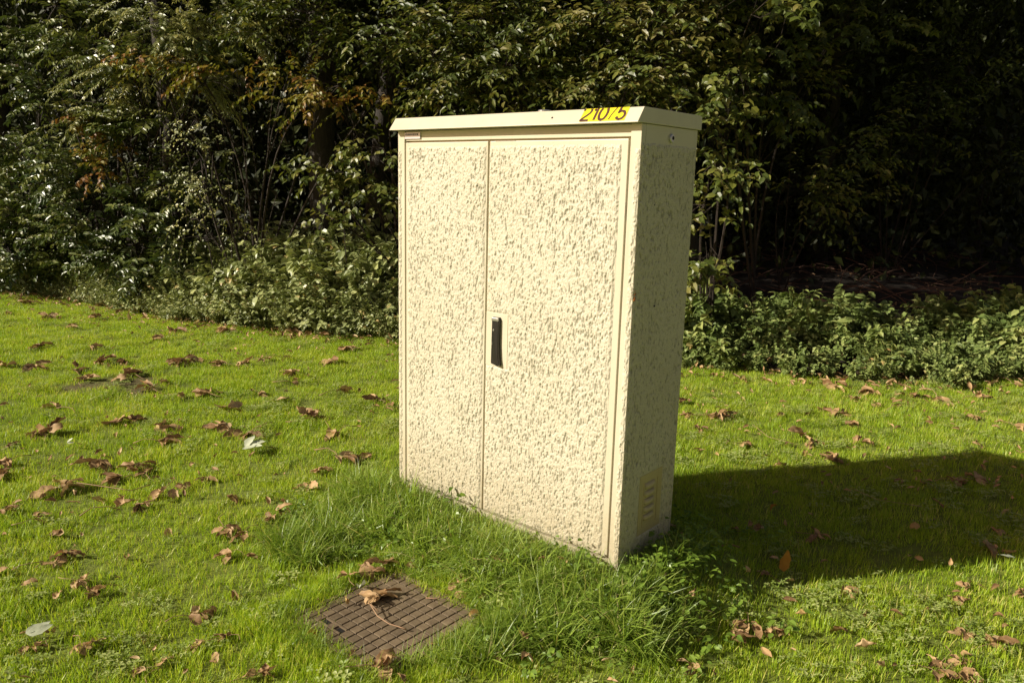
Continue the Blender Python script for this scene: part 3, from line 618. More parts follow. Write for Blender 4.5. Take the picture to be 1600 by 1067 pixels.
# far wood closing the view: a thick bank of foliage with a solid leafy core
yy = np.linspace(-34, 34, 150); zz = np.linspace(0, 12, 40)
XX, ZZ = np.meshgrid(yy, zz); YY = 19.5 + 0.02 * XX ** 2 * 0 + 0.7 * np.sin(XX * 1.1) * np.cos(ZZ * 0.9) + 0.5 * np.sin(XX * 2.7 + ZZ * 1.9) + RNG.normal(0, .12, XX.shape) + (ZZ / 12) ** 2 * 2.0
YB = YY + 3.0 - (ZZ / 12) ** 2 * 2.0
Vf = np.concatenate([np.stack([XX, YY, ZZ - .3], -1).reshape(-1, 3), np.stack([XX, YB, ZZ - .3], -1).reshape(-1, 3)])
nA = XX.size; ii = np.arange(nA).reshape(XX.shape)
q1 = np.stack([ii[:-1, :-1], ii[:-1, 1:], ii[1:, 1:], ii[1:, :-1]], -1).reshape(-1, 4); q2 = q1[:, ::-1] + nA
top = np.stack([ii[-1, :-1], ii[-1, 1:], ii[-1, 1:] + nA, ii[-1, :-1] + nA], -1)
s1 = np.stack([ii[:-1, 0], ii[1:, 0], ii[1:, 0] + nA, ii[:-1, 0] + nA], -1); s2 = np.stack([ii[:-1, -1], ii[:-1, -1] + nA, ii[1:, -1] + nA, ii[1:, -1]], -1)
Q = np.concatenate([q1, q2, top, s1, s2]); nl = 16000
fx = RNG.uniform(-33, 33, nl); fz = RNG.uniform(0, 12, nl); fy = 19.3 + RNG.normal(0, .5, nl) + (fz / 12) ** 2 * 2.0
lm_ = leaf_mesh('t', np.stack([fx, fy, fz], -1), RNG.normal(0, 1, (nl, 3)), RNG.normal(0, .5, (nl, 3)) + np.array([[0, -.6, .6]]), RNG.uniform(.15, .32, nl), RNG.random(nl), T_DIA)
lv = np.empty(len(lm_.vertices) * 3, dtype=np.float32); lm_.vertices.foreach_get('co', lv); ll = np.empty(len(lm_.loops), dtype=np.int32); lm_.loops.foreach_get('vertex_index', ll)
V_ = np.concatenate([Vf, lv.reshape(-1, 3)]); L_ = np.concatenate([Q.ravel(), ll + len(Vf)]); F_ = np.concatenate([np.full(len(Q), 4), np.full(len(lm_.polygons), 3)])
fw = raw_mesh('far_wood', V_, L_, F_, np.concatenate([RNG.random(len(Vf)) * .6, RNG.random(len(lv) // 3)])); bpy.data.meshes.remove(lm_)
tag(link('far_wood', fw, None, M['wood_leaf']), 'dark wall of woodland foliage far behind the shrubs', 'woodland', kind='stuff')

# the unbroken leaf mass of the wood behind the first trees: low understorey, and a canopy added overhead to block the sun
def leaf_mass(name, n_, x0, x1, y0, y1, z0, z1, sz, label, cat, shape=None):
    x, y = RNG.uniform(x0, x1, n_), RNG.uniform(y0, y1, n_); z = RNG.uniform(z0, z1, n_)
    k_ = (y > edge_y(x) + 2.2) & (wob(x * .8, y * .7 + z) > RNG.uniform(-1.6, .1, n_)); x, y, z = x[k_], y[k_], z[k_]; n_ = len(x)
    me = leaf_mesh(name, np.stack([x, y, z + height(x, y)], -1), RNG.normal(0, 1, (n_, 3)), RNG.normal(0, .6, (n_, 3)) + np.array([[0, -.4, .8]]), RNG.uniform(sz[0], sz[1], n_), RNG.random(n_), T_DIA)
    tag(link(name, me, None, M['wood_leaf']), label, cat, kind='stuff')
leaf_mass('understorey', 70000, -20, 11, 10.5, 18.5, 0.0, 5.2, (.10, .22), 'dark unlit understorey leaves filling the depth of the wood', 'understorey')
leaf_mass('shade_canopy', 70000, -24, 12, 10.5, 19.5, 4.6, 10.5, (.16, .34), 'leaf canopy added high over the wood to keep it in shade', 'canopy')

# ------------------------------------------------------------------ undergrowth (uncountable): brambles left, nettles right
def plant_mesh(name, h, nst, species, spread, tt=(.1, .85)):
    SS, DD, LL = [], [], []
    for _ in range(nst):
        a_ = random.uniform(0, 6.283); l_ = random.uniform(.2, .95) ** .5 * spread
        SS.append((random.uniform(-.05, .05), random.uniform(-.05, .05), 0.03)); dv_ = Vector((math.cos(a_) * l_, math.sin(a_) * l_, 1.0)).normalized(); DD.append(dv_[:]); LL.append(h * random.uniform(.65, 1.05))
    S, D, Ln = np.array(SS), np.array(DD), np.array(LL)
    P, DI, NO, SI, TI = twig_leaves(S, D, Ln, species, tt[0], tt[1], 0.35)
    k_ = P[:, 2] > 0.06 * h; P, DI, NO, SI, TI = P[k_], DI[k_], NO[k_], SI[k_], TI[k_]
    az = RNG.uniform(0, 6.283, len(P)); DI = DI * 0.4 + np.stack([np.cos(az), np.sin(az), RNG.uniform(-.5, .1, len(P))], -1)
    NO = NO * np.array([[.5, .5, 1]]) + RNG.normal(0, .2, NO.shape)
    lm = leaf_mesh(name, P, DI, NO, SI, TI, SPECIES[species][0]); lm.materials.append(M[SPECIES[species][4]])
    # stems joined in
    tb = MB(); dr = SPECIES[species][5]
    for s_, d_, l_ in zip(S, D, Ln):
        s_, d_ = Vector(s_), Vector(d_); tb.tube([s_ - Vector((0, 0, .05)), s_ + d_ * l_ * .5 - Vector((0, 0, dr * l_ * .22)), s_ + d_ * l_ - Vector((0, 0, dr * l_ * .9))], [.004, .003, .0015], 3, 0.3)
    tm = tb.mesh('s'); bm = bmesh.new(); bm.from_mesh(lm); bm.from_mesh(tm); bm.to_mesh(lm); bm.free(); bpy.data.meshes.remove(tm)
    return lm
brp = [plant_mesh('bramble', h, 9, 'bramble', .9, (.2, .85)) for h in (.45, .55, .65, .55)]
ntp = [plant_mesh('nettle', h, 6, 'nettle', .55, (.05, .75)) for h in (.45, .52, .6, .48)]
bx_ = RNG.uniform(-9, 1.4, 5200); off = RNG.random(5200) ** 1.3 * 2.2; by_ = edge_y(bx_) + off - .02 + .08 * wob(bx_ * 3, bx_)
k = RNG.random(5200) < np.where(off < .3, 0.62, np.where(off < .9, .42, .2)); bx_, by_, off = bx_[k], by_[k], off[k]
bump_h = 0.72 + 1.0 * np.exp(-((bx_ + 2.3) / 1.3) ** 2) + .35 * np.exp(-((bx_ + 4.6) / .9) ** 2) + .15 * wob(bx_ * 1.7, by_)
bs = bump_h * np.clip(0.45 + off * 0.9, .4, 1.15) * RNG.uniform(.75, 1.2, len(bx_))
brot = np.stack([RNG.normal(0.12, .25, len(bx_)), RNG.normal(0, .25, len(bx_)), RNG.uniform(0, 6.283, len(bx_))], -1)
scatter('bramble_thicket', brp, np.stack([bx_, by_, height(bx_, by_)], -1), brot, bs, RNG.integers(0, 4, len(bx_)), 'sunlit grey-green bramble bank along the wood edge, left of the cabinet', 'brambles')
qx = RNG.uniform(0.6, 8, 3600); off = RNG.random(3600) ** 1.1 * 2.0; qy = edge_y(qx) + off - .10 + .16 * wob(qx * 3, qx * 2)
k = RNG.random(3600) < np.where(off < .9, .34, .16) * np.clip(1 + .9 * wob(qx * 1.6, qy * 2), .25, 2); qx, qy, off = qx[k], qy[k], off[k]
qs = np.clip(.5 + off * .45, .45, 1.0) * RNG.uniform(.45, 1.35, len(qx)) * (1 + .35 * wob(qx * 2, qy)) * np.where(qx < 1.9, 1.2, .78) * np.where(off > 1.2, 1.12, 1.0)
qrot = np.stack([RNG.normal(0.1, .22, len(qx)), RNG.normal(0, .22, len(qx)), RNG.uniform(0, 6.283, len(qx))], -1)
scatter('nettle_bed', ntp, np.stack([qx, qy, height(qx, qy)], -1), qrot, qs, RNG.integers(0, 4, len(qx)), 'low bed of green nettles along the wood edge, right of the cabinet', 'nettles')
print('brambles', len(bx_), 'nettles', len(qx))

# rounded ground-ivy leaves at the cabinet foot
def ground_ivy(name, nl, rad):
    n_ = nl; a_ = RNG.uniform(0, 6.283, n_); r = rad * np.sqrt(RNG.random(n_)); P = np.stack([r * np.cos(a_), r * np.sin(a_), RNG.uniform(.03, .12, n_)], -1)
    az = RNG.uniform(0, 6.283, n_); me = leaf_mesh(name, P, np.stack([np.cos(az), np.sin(az), RNG.normal(-.1, .2, n_)], -1), RNG.normal(0, .35, (n_, 3)) + np.array([[-.1, -.2, 1]]), RNG.uniform(.018, .036, n_), RNG.uniform(.0, .6, n_), T_WIDE)
    me.materials.append(M['tall_grass']); return me
gip = [ground_ivy('ground_ivy', 16, .07) for _ in range(4)]
ivx, ivy_ = pts_in(3000, -1.4, 1.6, 2.0, 4.2); d = cab_dist(ivx, ivy_); dv = (ivx - CO.x) * E2.x + (ivy_ - CO.y) * E2.y; du = (ivx - CO.x) * E1.x + (ivy_ - CO.y) * E1.y
k = (d > .02) & (((d < .12) & (RNG.random(3000) < .12)) | ((d < .6) & (RNG.random(3000) < .06)) | ((du > CW / 2) & (d < .22) & (RNG.random(3000) < .6))) & ~mh_in(ivx, ivy_, .03)
og = on_ground(1226, 905, .02); k &= np.hypot(ivx - og.x, ivy_ - og.y) > .28
ivx, ivy_ = ivx[k], ivy_[k]
scatter('ground_ivy', gip, np.stack([ivx, ivy_, height(ivx, ivy_)], -1), slope_rot(ivx, ivy_), RNG.uniform(.7, 1.2, len(ivx)), RNG.integers(0, 4, len(ivx)), 'round dark ground-ivy leaves growing against the cabinet foot', 'ground ivy')

# ------------------------------------------------------------------ the cabinet
cab = empty('utility_cabinet', CO, YAW)
tag(cab, 'cream roadside utility cabinet with rough stucco doors and a yellow number strip', 'utility cabinet')
HX, HY = CW / 2, CD / 2
ZB, ZT = 0.0, 1.889
def field(nu, nv, su, sv, seed):
    r = np.random.default_rng(seed); a_ = r.normal(0, 1, (nv, nu)); F = np.fft.rfft2(a_)
    ky = np.fft.fftfreq(nv)[:, None]; kx = np.fft.rfftfreq(nu)[None, :]
    F *= np.exp(-2 * (np.pi ** 2) * ((kx * su) ** 2 + (ky * sv) ** 2)); o = np.fft.irfft2(F, s=(nv, nu)); return o / o.std()
def stucco_h(nu, nv, step, seed, pit=1.0):
    s_ = 0.0032 / step
    n1 = field(nu, nv, 0.46 * s_, 1.7 * s_, seed); n2 = field(nu, nv, 0.5 * s_, 0.8 * s_, seed + 1); n3 = field(nu, nv, 25, 35, seed + 2)
    n4 = field(nu, nv, 0.5 * s_, 1.1 * s_, seed + 5); v = n1 + 0.45 * n4 + 0.15 * n3
    pits = sstep((v - 0.66) / 0.75)
    h = 1.0 + 0.15 * n2 + 0.04 * field(nu, nv, 3, 6, seed + 3) - pits * 1.15 * pit
    return np.clip(h, 0.0, 1.6), pits
def stucco_panel(name, u0, u1, z0, z1, face, parent, seed, holes=(), amp=0.0040, pit=1.0, step=0.0026):
    """rough-cast skin standing on the front ('f') or right side ('s') or left ('l')"""
    nu = max(4, int((u1 - u0) / step)) + 1; nv = int((z1 - z0) / step) + 1
    U, Zg = np.meshgrid(np.linspace(u0, u1, nu), np.linspace(z0, z1, nv)); h, pits = stucco_h(nu, nv, step, seed, pit)
    ed = np.minimum(np.minimum(U - u0, u1 - U), np.minimum(Zg - z0, z1 - Zg))
    rag = 0.004 * np.abs(field(nu, nv, 2.0, 3.0, seed + 9)); mk = sstep((ed - rag + 0.003) / 0.009)
    keep = np.ones((nv - 1, nu - 1), bool)
    for (a0, a1, c0, c1) in holes:
        di = np.maximum(np.maximum(a0 - U, U - a1), np.maximum(c0 - Zg, Zg - c1)); mk = mk * sstep((di - rag * .7) / 0.005)
        inn = di < -0.004; keep &= ~(inn[:-1, :-1] & inn[1:, 1:] & inn[:-1, 1:] & inn[1:, :-1])
    hh = h * mk * amp - 0.0006 * (1 - mk)
    if face == 'f': V = np.stack([U, -HY - hh, Zg], -1)
    elif face == 's': V = np.stack([HX + hh, U, Zg], -1)
    else: V = np.stack([-HX - hh, U, Zg], -1)
    ii = np.arange(nu * nv).reshape(nv, nu); q = np.stack([ii[:-1, :-1], ii[:-1, 1:], ii[1:, 1:], ii[1:, :-1]], -1)[keep]
    if face == 'l': q = q[:, ::-1]
    me = raw_mesh(name, V.reshape(-1, 3), q.ravel(), np.full(len(q), 4), np.clip(h * mk + (1 - mk), 0, 1).ravel(), True)
    return link(name, me, parent, M['stucco'])
GV = 0.0058
# carcass: recessed back plane between the posts, posts, top rail, plinth
b_ = MB(); b_.box(-HX + .003, HX - .003, -HY + 0.022, HY, ZB - .1, ZT - .002); b_.build('carcass', M['recess'], cab)
for s_ in (-1, 1):
    b_ = MB(); x0, x1 = sorted((s_ * HX, s_ * (HX - 0.0445))); b_.box(x0, x1, -HY, -HY + .03, ZB - .1, ZT - .002, .0022); po = b_.build('post', M['paint'], cab)
    if s_ > 0: stucco_panel('stucco', HX - .026, HX, .16, 1.805, 'f', po, 21)
    else: stucco_panel('stucco', -HX, -HX + .026, .16, 1.805, 'f', po, 22)
b_ = MB(); b_.box(-HX + .0445, HX - .0445, -HY + .007, -HY + .03, 1.8425, ZT - .003, .002); b_.build('top_rail', M['paint'], cab)
b_ = MB(); b_.box(-HX + .0445, HX - .0445, -HY + .004, -HY + .03, ZB - .1, .186, .002); b_.build('plinth', M['paint'], cab)
b_ = MB(); b_.box(HX - .003, HX, -HY + .0305, HY, ZB - .1, ZT - .002); sd = b_.build('side_panel', M['paint'], cab)
vx0, vx1, vz0, vz1 = -.075, .103, .259, .518
stucco_panel('stucco', -HY, HY, .05, 1.822, 's', sd, 31, holes=[(vx0, vx1, vz0, vz1)], amp=.0038, pit=1.0)
b_ = MB(); b_.box(-HX, -HX + .003, -HY + .0305, HY, ZB - .1, ZT - .002); sd2 = b_.build('side_panel', M['paint'], cab)
stucco_panel('stucco', -HY, HY, .05, 1.822, 'l', sd2, 33, step=.006)
# doors
GX = -0.084
for (x0, x1, sx0, sx1, seed, holes) in ((-.6005, GX - GV, -.588, GX - .014, 41, ()), (GX + GV, .6000, GX + .006, .571, 47, ((-.0795, .046, .880, 1.118),))):
    b_ = MB(); b_.box(x0, x1, -HY + .001, -HY + .021, .197, 1.8345, .0025); dr = b_.build('door', M['paint'], cab)
    stucco_panel('stucco', sx0, sx1, .200, 1.816, 'f', dr, seed, holes)
    if seed == 47:
        b_ = MB(); b_.box(-.0785, .045, -HY - .0015, -HY + .0015, .882, 1.116, .0008); b_.build('handle_plate', M['paint'], dr)
        hn = MB()      # swing handle: narrow above, flaring to the lower right, lifted at the bottom
        prof = [(-.0375, 1.100, .018), (.0060, 1.102, .014), (.0070, 1.085, .017), (.0060, .985, .018), (.0100, .925, .020), (.0160, .893, .022), (.0080, .886, .022), (-.0370, .893, .020), (-.0385, .930, .018), (-.0380, 1.085, .016)]
        n_ = len(prof); Vh = [(x, -HY - .001, z) for x, z, d_ in prof] + [(x * .88, -HY - d_, z + (.996 - z) * .03) for x, z, d_ in prof]
        hn.add(Vh, [tuple(range(n_)), tuple(range(2 * n_ - 1, n_ - 1, -1))] + [(i, (i + 1) % n_, (i + 1) % n_ + n_, i + n_) for i in range(n_)])
        ho = hn.build('handle', M['black'], dr); bv = ho.modifiers.new('b', 'BEVEL'); bv.width = .003; bv.segments = 2
        c_ = MB(); c_.box(-.034, .004, -HY - .0185, -HY - .0130, 1.084, 1.0985, .002); c_.build('lock_cover', M['steel'], dr)
        c_ = MB(); c_.tube([(-.020, -HY - .012, 1.045), (-.020, -HY - .0200, 1.045)], .0045, 12); c_.build('lock', M['steel'], dr)
        for zz_ in (.989, .982):
            c_ = MB(); c_.tube([(-.027, -HY - .012, zz_), (-.027, -HY - .0203, zz_)], .0024, 8); c_.build('rivet', M['steel'], dr)
# nicks of bare metal on the groove edges
for bb in ((-.6018, -.5998, 1.60, 1.66), (-.05, .06, 1.8338, 1.8352), (-.0912, -.0897, 1.46, 1.56), (.5992, .6006, 1.55, 1.61)):
    b_ = MB(); b_.box(bb[0], bb[1], -HY - .0006, -HY + .001, bb[2], bb[3]); b_.build('worn_edge', M['steel'], cab)
# lid
CH = [(-.250, 1.8885), (-.250, 1.8915), (-.2125, 1.9425), (-.2095, 1.9440), (.205, 1.9440), (.2235, 1.9410), (.2235, 1.8895)]
b_ = MB(); b_.prism(CH, -HX - .0125, HX + .0085); lid = b_.build('lid', M['paint'], cab); bv = lid.modifiers.new('b', 'BEVEL'); bv.width = .0014; bv.segments = 2; bv.limit_method = 'ANGLE'
b_ = MB(); b_.tube([(.15, -.135, 1.940), (.15, -.135, 1.9545), (.15, -.135, 1.957)], [.028, .028, .024], 20); b_.build('lifting_eye_cap', M['steel'], lid)
fo = Vector((0, CH[1][0], CH[1][1])); fe = Vector((0, CH[2][0], CH[2][1])); cl = (fe - fo).length; vd = (fe - fo).normalized(); nd = Vector((0, -vd.z, vd.y))
def chamfer(u, v, off):
    if v <= cl: q = fo + vd * v + nd * off
    else: q = fe + Vector((0, v - cl + 0.0004, off + .0012))
    return Vector((u, q.y, q.z))
b_ = MB(); q = chamfer(.2655, .030, .0); b_.tube([q - nd * .001, q + nd * .0012], .0042, 12); b_.build('screw_hole', M['hole'], lid)
def wrap_strip(name, u0, u1, v0, v1, off, mat, parent):
    vsx = [v0, cl - .0005, cl + .0005, v1] if v1 > cl else [v0, v1]; V = []; F = []
    for i, v in enumerate(vsx): V += [chamfer(u0, v, off), chamfer(u1, v, off)]
    for i in range(len(vsx) - 1): F.append((2 * i, 2 * i + 1, 2 * i + 3, 2 * i + 2))
    mb = MB(); mb.add(V, F); return mb.build(name, mat, parent)
sticker = wrap_strip('number_strip', .404, .602, .005, .078, .0009, M['yellow'], lid)
STROKES = {'2': [(0, .74), (.06, .9), (.25, 1), (.6, 1), (.86, .9), (.95, .73), (.84, .54), (.5, .33), (.12, .12), (0, 0), (.98, 0)],
           '1': [(.1, .74), (.48, .84), (.78, 1), (.78, 0)],
           '0': [(.5, 1), (.2, .93), (.04, .7), (0, .5), (.04, .3), (.2, .07), (.5, 0), (.8, .07), (.96, .3), (1, .5), (.96, .7), (.8, .93), (.5, 1)],
           '7': [(0, 1), (.98, 1), (.62, .6), (.42, .3), (.32, 0)],
           '5': [(.92, 1), (.2, 1), (.08, .5), (.35, .62), (.68, .6), (.93, .42), (.95, .25), (.78, .06), (.45, 0), (.15, .05), (0, .2)]}
for ch, u0, wd, th in (('2', .407, .036, .0095), ('1', .451, .020, .0105), ('0', .482, .034, .0105), ('7', .523, .030, .0048), ('5', .562, .034, .0102)):
    P_ = [Vector((u0 + a_ * wd, 0.010 + b2 * 0.061)) for a_, b2 in STROKES[ch]]; mb = MB(); D_ = []
    for i in range(len(P_) - 1):
        n_ = max(1, int((P_[i + 1] - P_[i]).length / .002)); D_ += [P_[i].lerp(P_[i + 1], k_ / n_) for k_ in range(n_)]
    D_.append(P_[-1]); V = []
    for i, q in enumerate(D_):
        t_ = (D_[min(i + 1, len(D_) - 1)] - D_[max(i - 1, 0)]).normalized(); nn = Vector((-t_.y, t_.x)) * th / 2
        for sg in (-1, 1): e_ = q + nn * sg; V.append(chamfer(e_.x, e_.y, .0017))
    mb.add(V, [(2 * i, 2 * i + 1, 2 * i + 3, 2 * i + 2) for i in range(len(D_) - 1)]); mb.build('digit', M['ink'], sticker)
# maker's nameplate: thin aluminium plate with unreadable grey line of print
b_ = MB(); b_.box(-.6085, -.5060, -HY + .0005, -HY + .0075, 1.851, 1.879, .0004); npl = b_.build('nameplate', M['alu'], cab)
b_ = MB(); x = -.603
while x < -.517:
    wd = random.uniform(.004, .008); b_.box(x, x + wd, -HY - .0002, -HY + .0006, 1.866, 1.875); x += wd + .003
b_.build('print', M['print'], npl)
# right side: round bolt, hole, vent grille, rust spot
b_ = MB(); b_.tube([(HX - .001, .0, 1.846), (HX + .006, .0, 1.846), (HX + .009, .0, 1.846)], [.0165, .0165, .0135], 24); bo = b_.build('bolt', M['steel'], cab)
b_ = MB(); b_.tube([(HX + .0085, .003, 1.847), (HX + .0100, .003, 1.847)], .0075, 8); b_.build('bolt_recess', M['hole'], bo)
b_ = MB(); b_.tube([(HX - .001, -.052, 1.213), (HX + .0047, -.052, 1.213)], .0042, 10); b_.build('screw_hole', M['hole'], cab)
b_ = MB(); b_.tube([(HX - .001, -.095, 1.60), (HX + .0045, -.095, 1.60)], .0030, 8); b_.build('screw_hole', M['hole'], cab)
b_ = MB()
for i in range(8):
    ya, za, ra = -HY + random.uniform(.004, .017), 1.262 + random.gauss(0, .011), random.uniform(.0025, .0055); b_.tube([(HX, ya, za), (HX + .0052, ya, za + .001)], [ra, ra * .6], 7)
b_.build('rust_spot', M['rust'], sd)
b_ = MB(); b_.box(HX - .001, HX + .0022, vx0 + .001, vx1 - .001, vz0 + .001, vz1 - .001, .001); vg = b_.build('vent_plate', M['vent'], cab)
for a_ in (vx0 + .030, vx1 - .040):
    b_ = MB(); b_.box(HX + .0015, HX + .0045, a_, a_ + .004, vz0 + .03, vz1 - .035); b_.build('vent_rib', M['vent'], vg)
for i in range(5):
    zc = .318 + i * .0345; lv_ = MB(); nseg = 8; V = []; F = []
    for j in range(nseg + 1):      # pressed louvre: hooded scoop open below
        t = j / nseg; yv = -.036 + t * .086; prof_ = math.sin(math.pi * min(1, max(0, t))) ** .45
        V += [(HX + .002, yv, zc + .024), (HX + .002 + .0115 * prof_, yv, zc + .004), (HX + .002 + .0095 * prof_, yv, zc)]
    for j in range(nseg):
        a_ = 3 * j; F += [(a_, a_ + 3, a_ + 4, a_ + 1), (a_ + 1, a_ + 4, a_ + 5, a_ + 2)]
    lv_.add(V, F); lo = link('louvre', lv_.mesh('louvre', True), vg, M['vent']); sm = lo.modifiers.new('s', 'SOLIDIFY'); sm.thickness = .0012
    sb_ = MB(); sb_.box(HX + .0016, HX + .0030, -.030, .044, zc - .003, zc + .004); sb_.build('slot', M['hole'], vg)

# ------------------------------------------------------------------ cast iron cover in the grass
mh = empty('inspection_cover', (mh_c.x, mh_c.y, 0.0), YAW)
tag(mh, 'square rusty cast-iron inspection cover with a raised grid, sunk in the grass before the cabinet', 'inspection cover')
zt = 0.020
b_ = MB(); b_.box(-mh_w / 2 + .022, mh_w / 2 - .022, -mh_d / 2 + .022, mh_d / 2 - .022, -.05, zt - .0055); pl = b_.build('cover_plate', M['iron_dark'], mh)
for (x0, x1, y0, y1) in ((-mh_w / 2, mh_w / 2, -mh_d / 2, -mh_d / 2 + .018), (-mh_w / 2, mh_w / 2, mh_d / 2 - .018, mh_d / 2), (-mh_w / 2, -mh_w / 2 + .018, -mh_d / 2 + .018, mh_d / 2 - .018), (mh_w / 2 - .018, mh_w / 2, -mh_d / 2 + .018, mh_d / 2 - .018)):
    b_ = MB(); b_.box(x0, x1, y0, y1, -.06, zt - .001, .0015); b_.build('frame', M['iron'], mh)
nxt, nyt = 12, 11; px_ = (mh_w - .052) / nxt; py_ = (mh_d - .052) / nyt
tb = MB(); g_ = .0031
tb.add([(-px_ / 2 + g_, -py_ / 2 + g_, 0), (px_ / 2 - g_, -py_ / 2 + g_, 0), (px_ / 2 - g_, py_ / 2 - g_, 0), (-px_ / 2 + g_, py_ / 2 - g_, 0),
        (-px_ / 2 + g_ * 1.25, -py_ / 2 + g_ * 1.25, .0050), (px_ / 2 - g_ * 1.25, -py_ / 2 + g_ * 1.25, .0050), (px_ / 2 - g_ * 1.25, py_ / 2 - g_ * 1.25, .0050), (-px_ / 2 + g_ * 1.25, py_ / 2 - g_ * 1.25, .0050)],
       [(0, 3, 2, 1), (4, 5, 6, 7), (0, 1, 5, 4), (1, 2, 6, 5), (2, 3, 7, 6), (3, 0, 4, 7)])
tile_me = tb.mesh('tread_square'); tile_me.materials.append(M['iron'])
for i in range(nxt):
    for j in range(nyt):
        if (i in (2, 3) and j in (8, 9)): continue                 # blank maker's panel
        if (j == 1 and i in (2, 3, 4)): continue                   # keyhole row
        o = link('tread_square', tile_me, mh); o.location = ((i - (nxt - 1) / 2) * px_, (j - (nyt - 1) / 2) * py_, zt - .0052 + random.uniform(-.0003, .0003))
def cell(i, j): return ((i - (nxt - 1) / 2) * px_, (j - (nyt - 1) / 2) * py_)
a_, c_ = cell(2, 8), cell(3, 9); b_ = MB(); b_.box(a_[0] - px_ * .45, c_[0] + px_ * .45, a_[1] - py_ * .45, c_[1] + py_ * .45, zt - .006, zt + .001, .001); b_.build('blank_panel', M['iron'], mh)
a_, c_ = cell(2, 1), cell(4, 1); kb = MB(); kb.box(a_[0] - px_ * .45, c_[0] + px_ * .45, a_[1] - py_ * .45, a_[1] - py_ * .3, zt - .006, zt + .001); kb.box(a_[0] - px_ * .45, c_[0] + px_ * .45, a_[1] + py_ * .3, a_[1] + py_ * .45, zt - .006, zt + .001)
kb.box((a_[0] + c_[0]) / 2 - px_ * .35, (a_[0] + c_[0]) / 2 + px_ * .35, a_[1] - py_ * .29, a_[1] + py_ * .29, zt - .006, zt - .001); kb.build('keyhole_frame', M['iron'], mh)
for i in (2, 4):
    q = cell(i, 1); b_ = MB(); b_.box(q[0] - px_ * .4, q[0] + px_ * .35, q[1] - py_ * .28, q[1] + py_ * .28, zt - .0056, zt - .0050); b_.build('keyhole', M['hole'], mh)

# ------------------------------------------------------------------ fallen leaves
def leaflet_mesh(name, L_, W_, curl, fold, crump, seed, toothed=True, seg=9, mat='dry'):
    r = np.random.default_rng(seed); V = []; F = []; nc = 5; T = []
    ph = r.uniform(0, 6.28, 6); th = r.uniform(-.2, .3); x = 0; z = 0; tt = r.uniform(.15, .55)
    for i in range(seg + 1):
        t = i / seg; wv = W_ * (math.sin(math.pi * t ** 0.75) ** .8 * (1 + .12 * math.sin(t * 19 + ph[0])) if 0 < t < 1 else 0.03)
        for c in range(nc):
            s_ = (c / (nc - 1) - .5) * 2; ang = fold * abs(s_) * (1 + .5 * math.sin(t * 6 + ph[1]))
            y = wv * s_ * .5 * math.cos(ang); dz = wv * abs(s_) * .5 * math.sin(ang) + crump * L_ * (math.sin(t * 9 + s_ * 2.4 + ph[2]) * .5 + .4 * math.sin(t * 17 - s_ * 4 + ph[3]))
            nx_, nz_ = -math.sin(th), math.cos(th)
            V.append((x + nx_ * dz, y + .06 * L_ * math.sin(t * 3 + ph[4]), z + nz_ * dz)); T.append(tt + .25 * abs(s_) * r.random() + (.12 if c == 2 else 0))
        x += math.cos(th) * L_ / seg; z += math.sin(th) * L_ / seg; th += curl / seg * (1 + .6 * math.sin(t * 7 + ph[5]))
    for i in range(seg):
        for c in range(nc - 1):
            a_ = i * nc + c; F.append((a_, a_ + 1, a_ + nc + 1, a_ + nc))
    zmin = min(v[2] for v in V); V = [(a, b, c) for a, b, c in V]
    me = raw_mesh(name, V, [i for f in F for i in f], [4] * len(F), T, True); me.materials.append(M[mat]); me['zmin'] = zmin
    return me
leaflets = [leaflet_mesh('leaflet', random.uniform(.06, .10), random.uniform(.036, .056), random.choice((-1, -1, 1)) * random.uniform(.3, 2.0), random.uniform(.2, 1.0), random.uniform(.04, .09), 100 + i, seg=12) for i in range(14)]
stalks = []
for i in range(4):
    s_ = MB(); a1 = random.uniform(-.02, .02); s_.tube([(0, 0, 0), (-.03, a1, .012), (-.07, a1 * 2, .012), (-.11, a1 * .5 + .01, .002)], [.0018, .0014, .0013, .0024], 5); me = s_.mesh('stalk', True); me.materials.append(M['stalk']); stalks.append(me)
def compound_leaf(loc, rz, size, nlf, label, group, tilt=0.15, lift=0.0):
    z = float(height(loc[0], loc[1])) + 0.020 + lift; root = empty('fallen_leaf', (loc[0], loc[1], z), rz)
    root.rotation_euler = (random.gauss(0, tilt), random.gauss(0, tilt), rz); root.scale = (size,) * 3; tag(root, label, 'leaf', group)
    for i in range(nlf):
        me = random.choice(leaflets); o = link('leaflet', me, root); an = (i - (nlf - 1) / 2) * random.uniform(.45, .75) + random.gauss(0, .15)
        o.rotation_euler = (random.gauss(0, .4), random.uniform(-.1, .2), an); o.location = (random.gauss(0, .012), random.gauss(0, .012), random.uniform(0, .016)); s_ = random.uniform(.75, 1.15); o.scale = (s_, s_, s_ * .62)
    if random.random() < .6: link('stalk', random.choice(stalks), root)
    return root
def single_leaf(loc, rz, size, label, group, mat='dry', tilt=.35, lift=0.0, rot=None):
    base = random.choice(leaflets)
    key = (base.name, mat)
    if mat != 'dry':
        if key not in single_leaf.cache:
            c = base.copy(); c.materials.clear(); c.materials.append(M[mat]); single_leaf.cache[key] = c
        base = single_leaf.cache[key]
    z = float(height(loc[0], loc[1])) + 0.030 + lift; o = link('fallen_leaf', base); o.location = (loc[0], loc[1], z); o.rotation_euler = rot or (random.gauss(0, tilt), random.gauss(0, tilt), rz); o.scale = (size,) * 3
    tag(o, label, 'leaf', group); return o
single_leaf.cache = {}

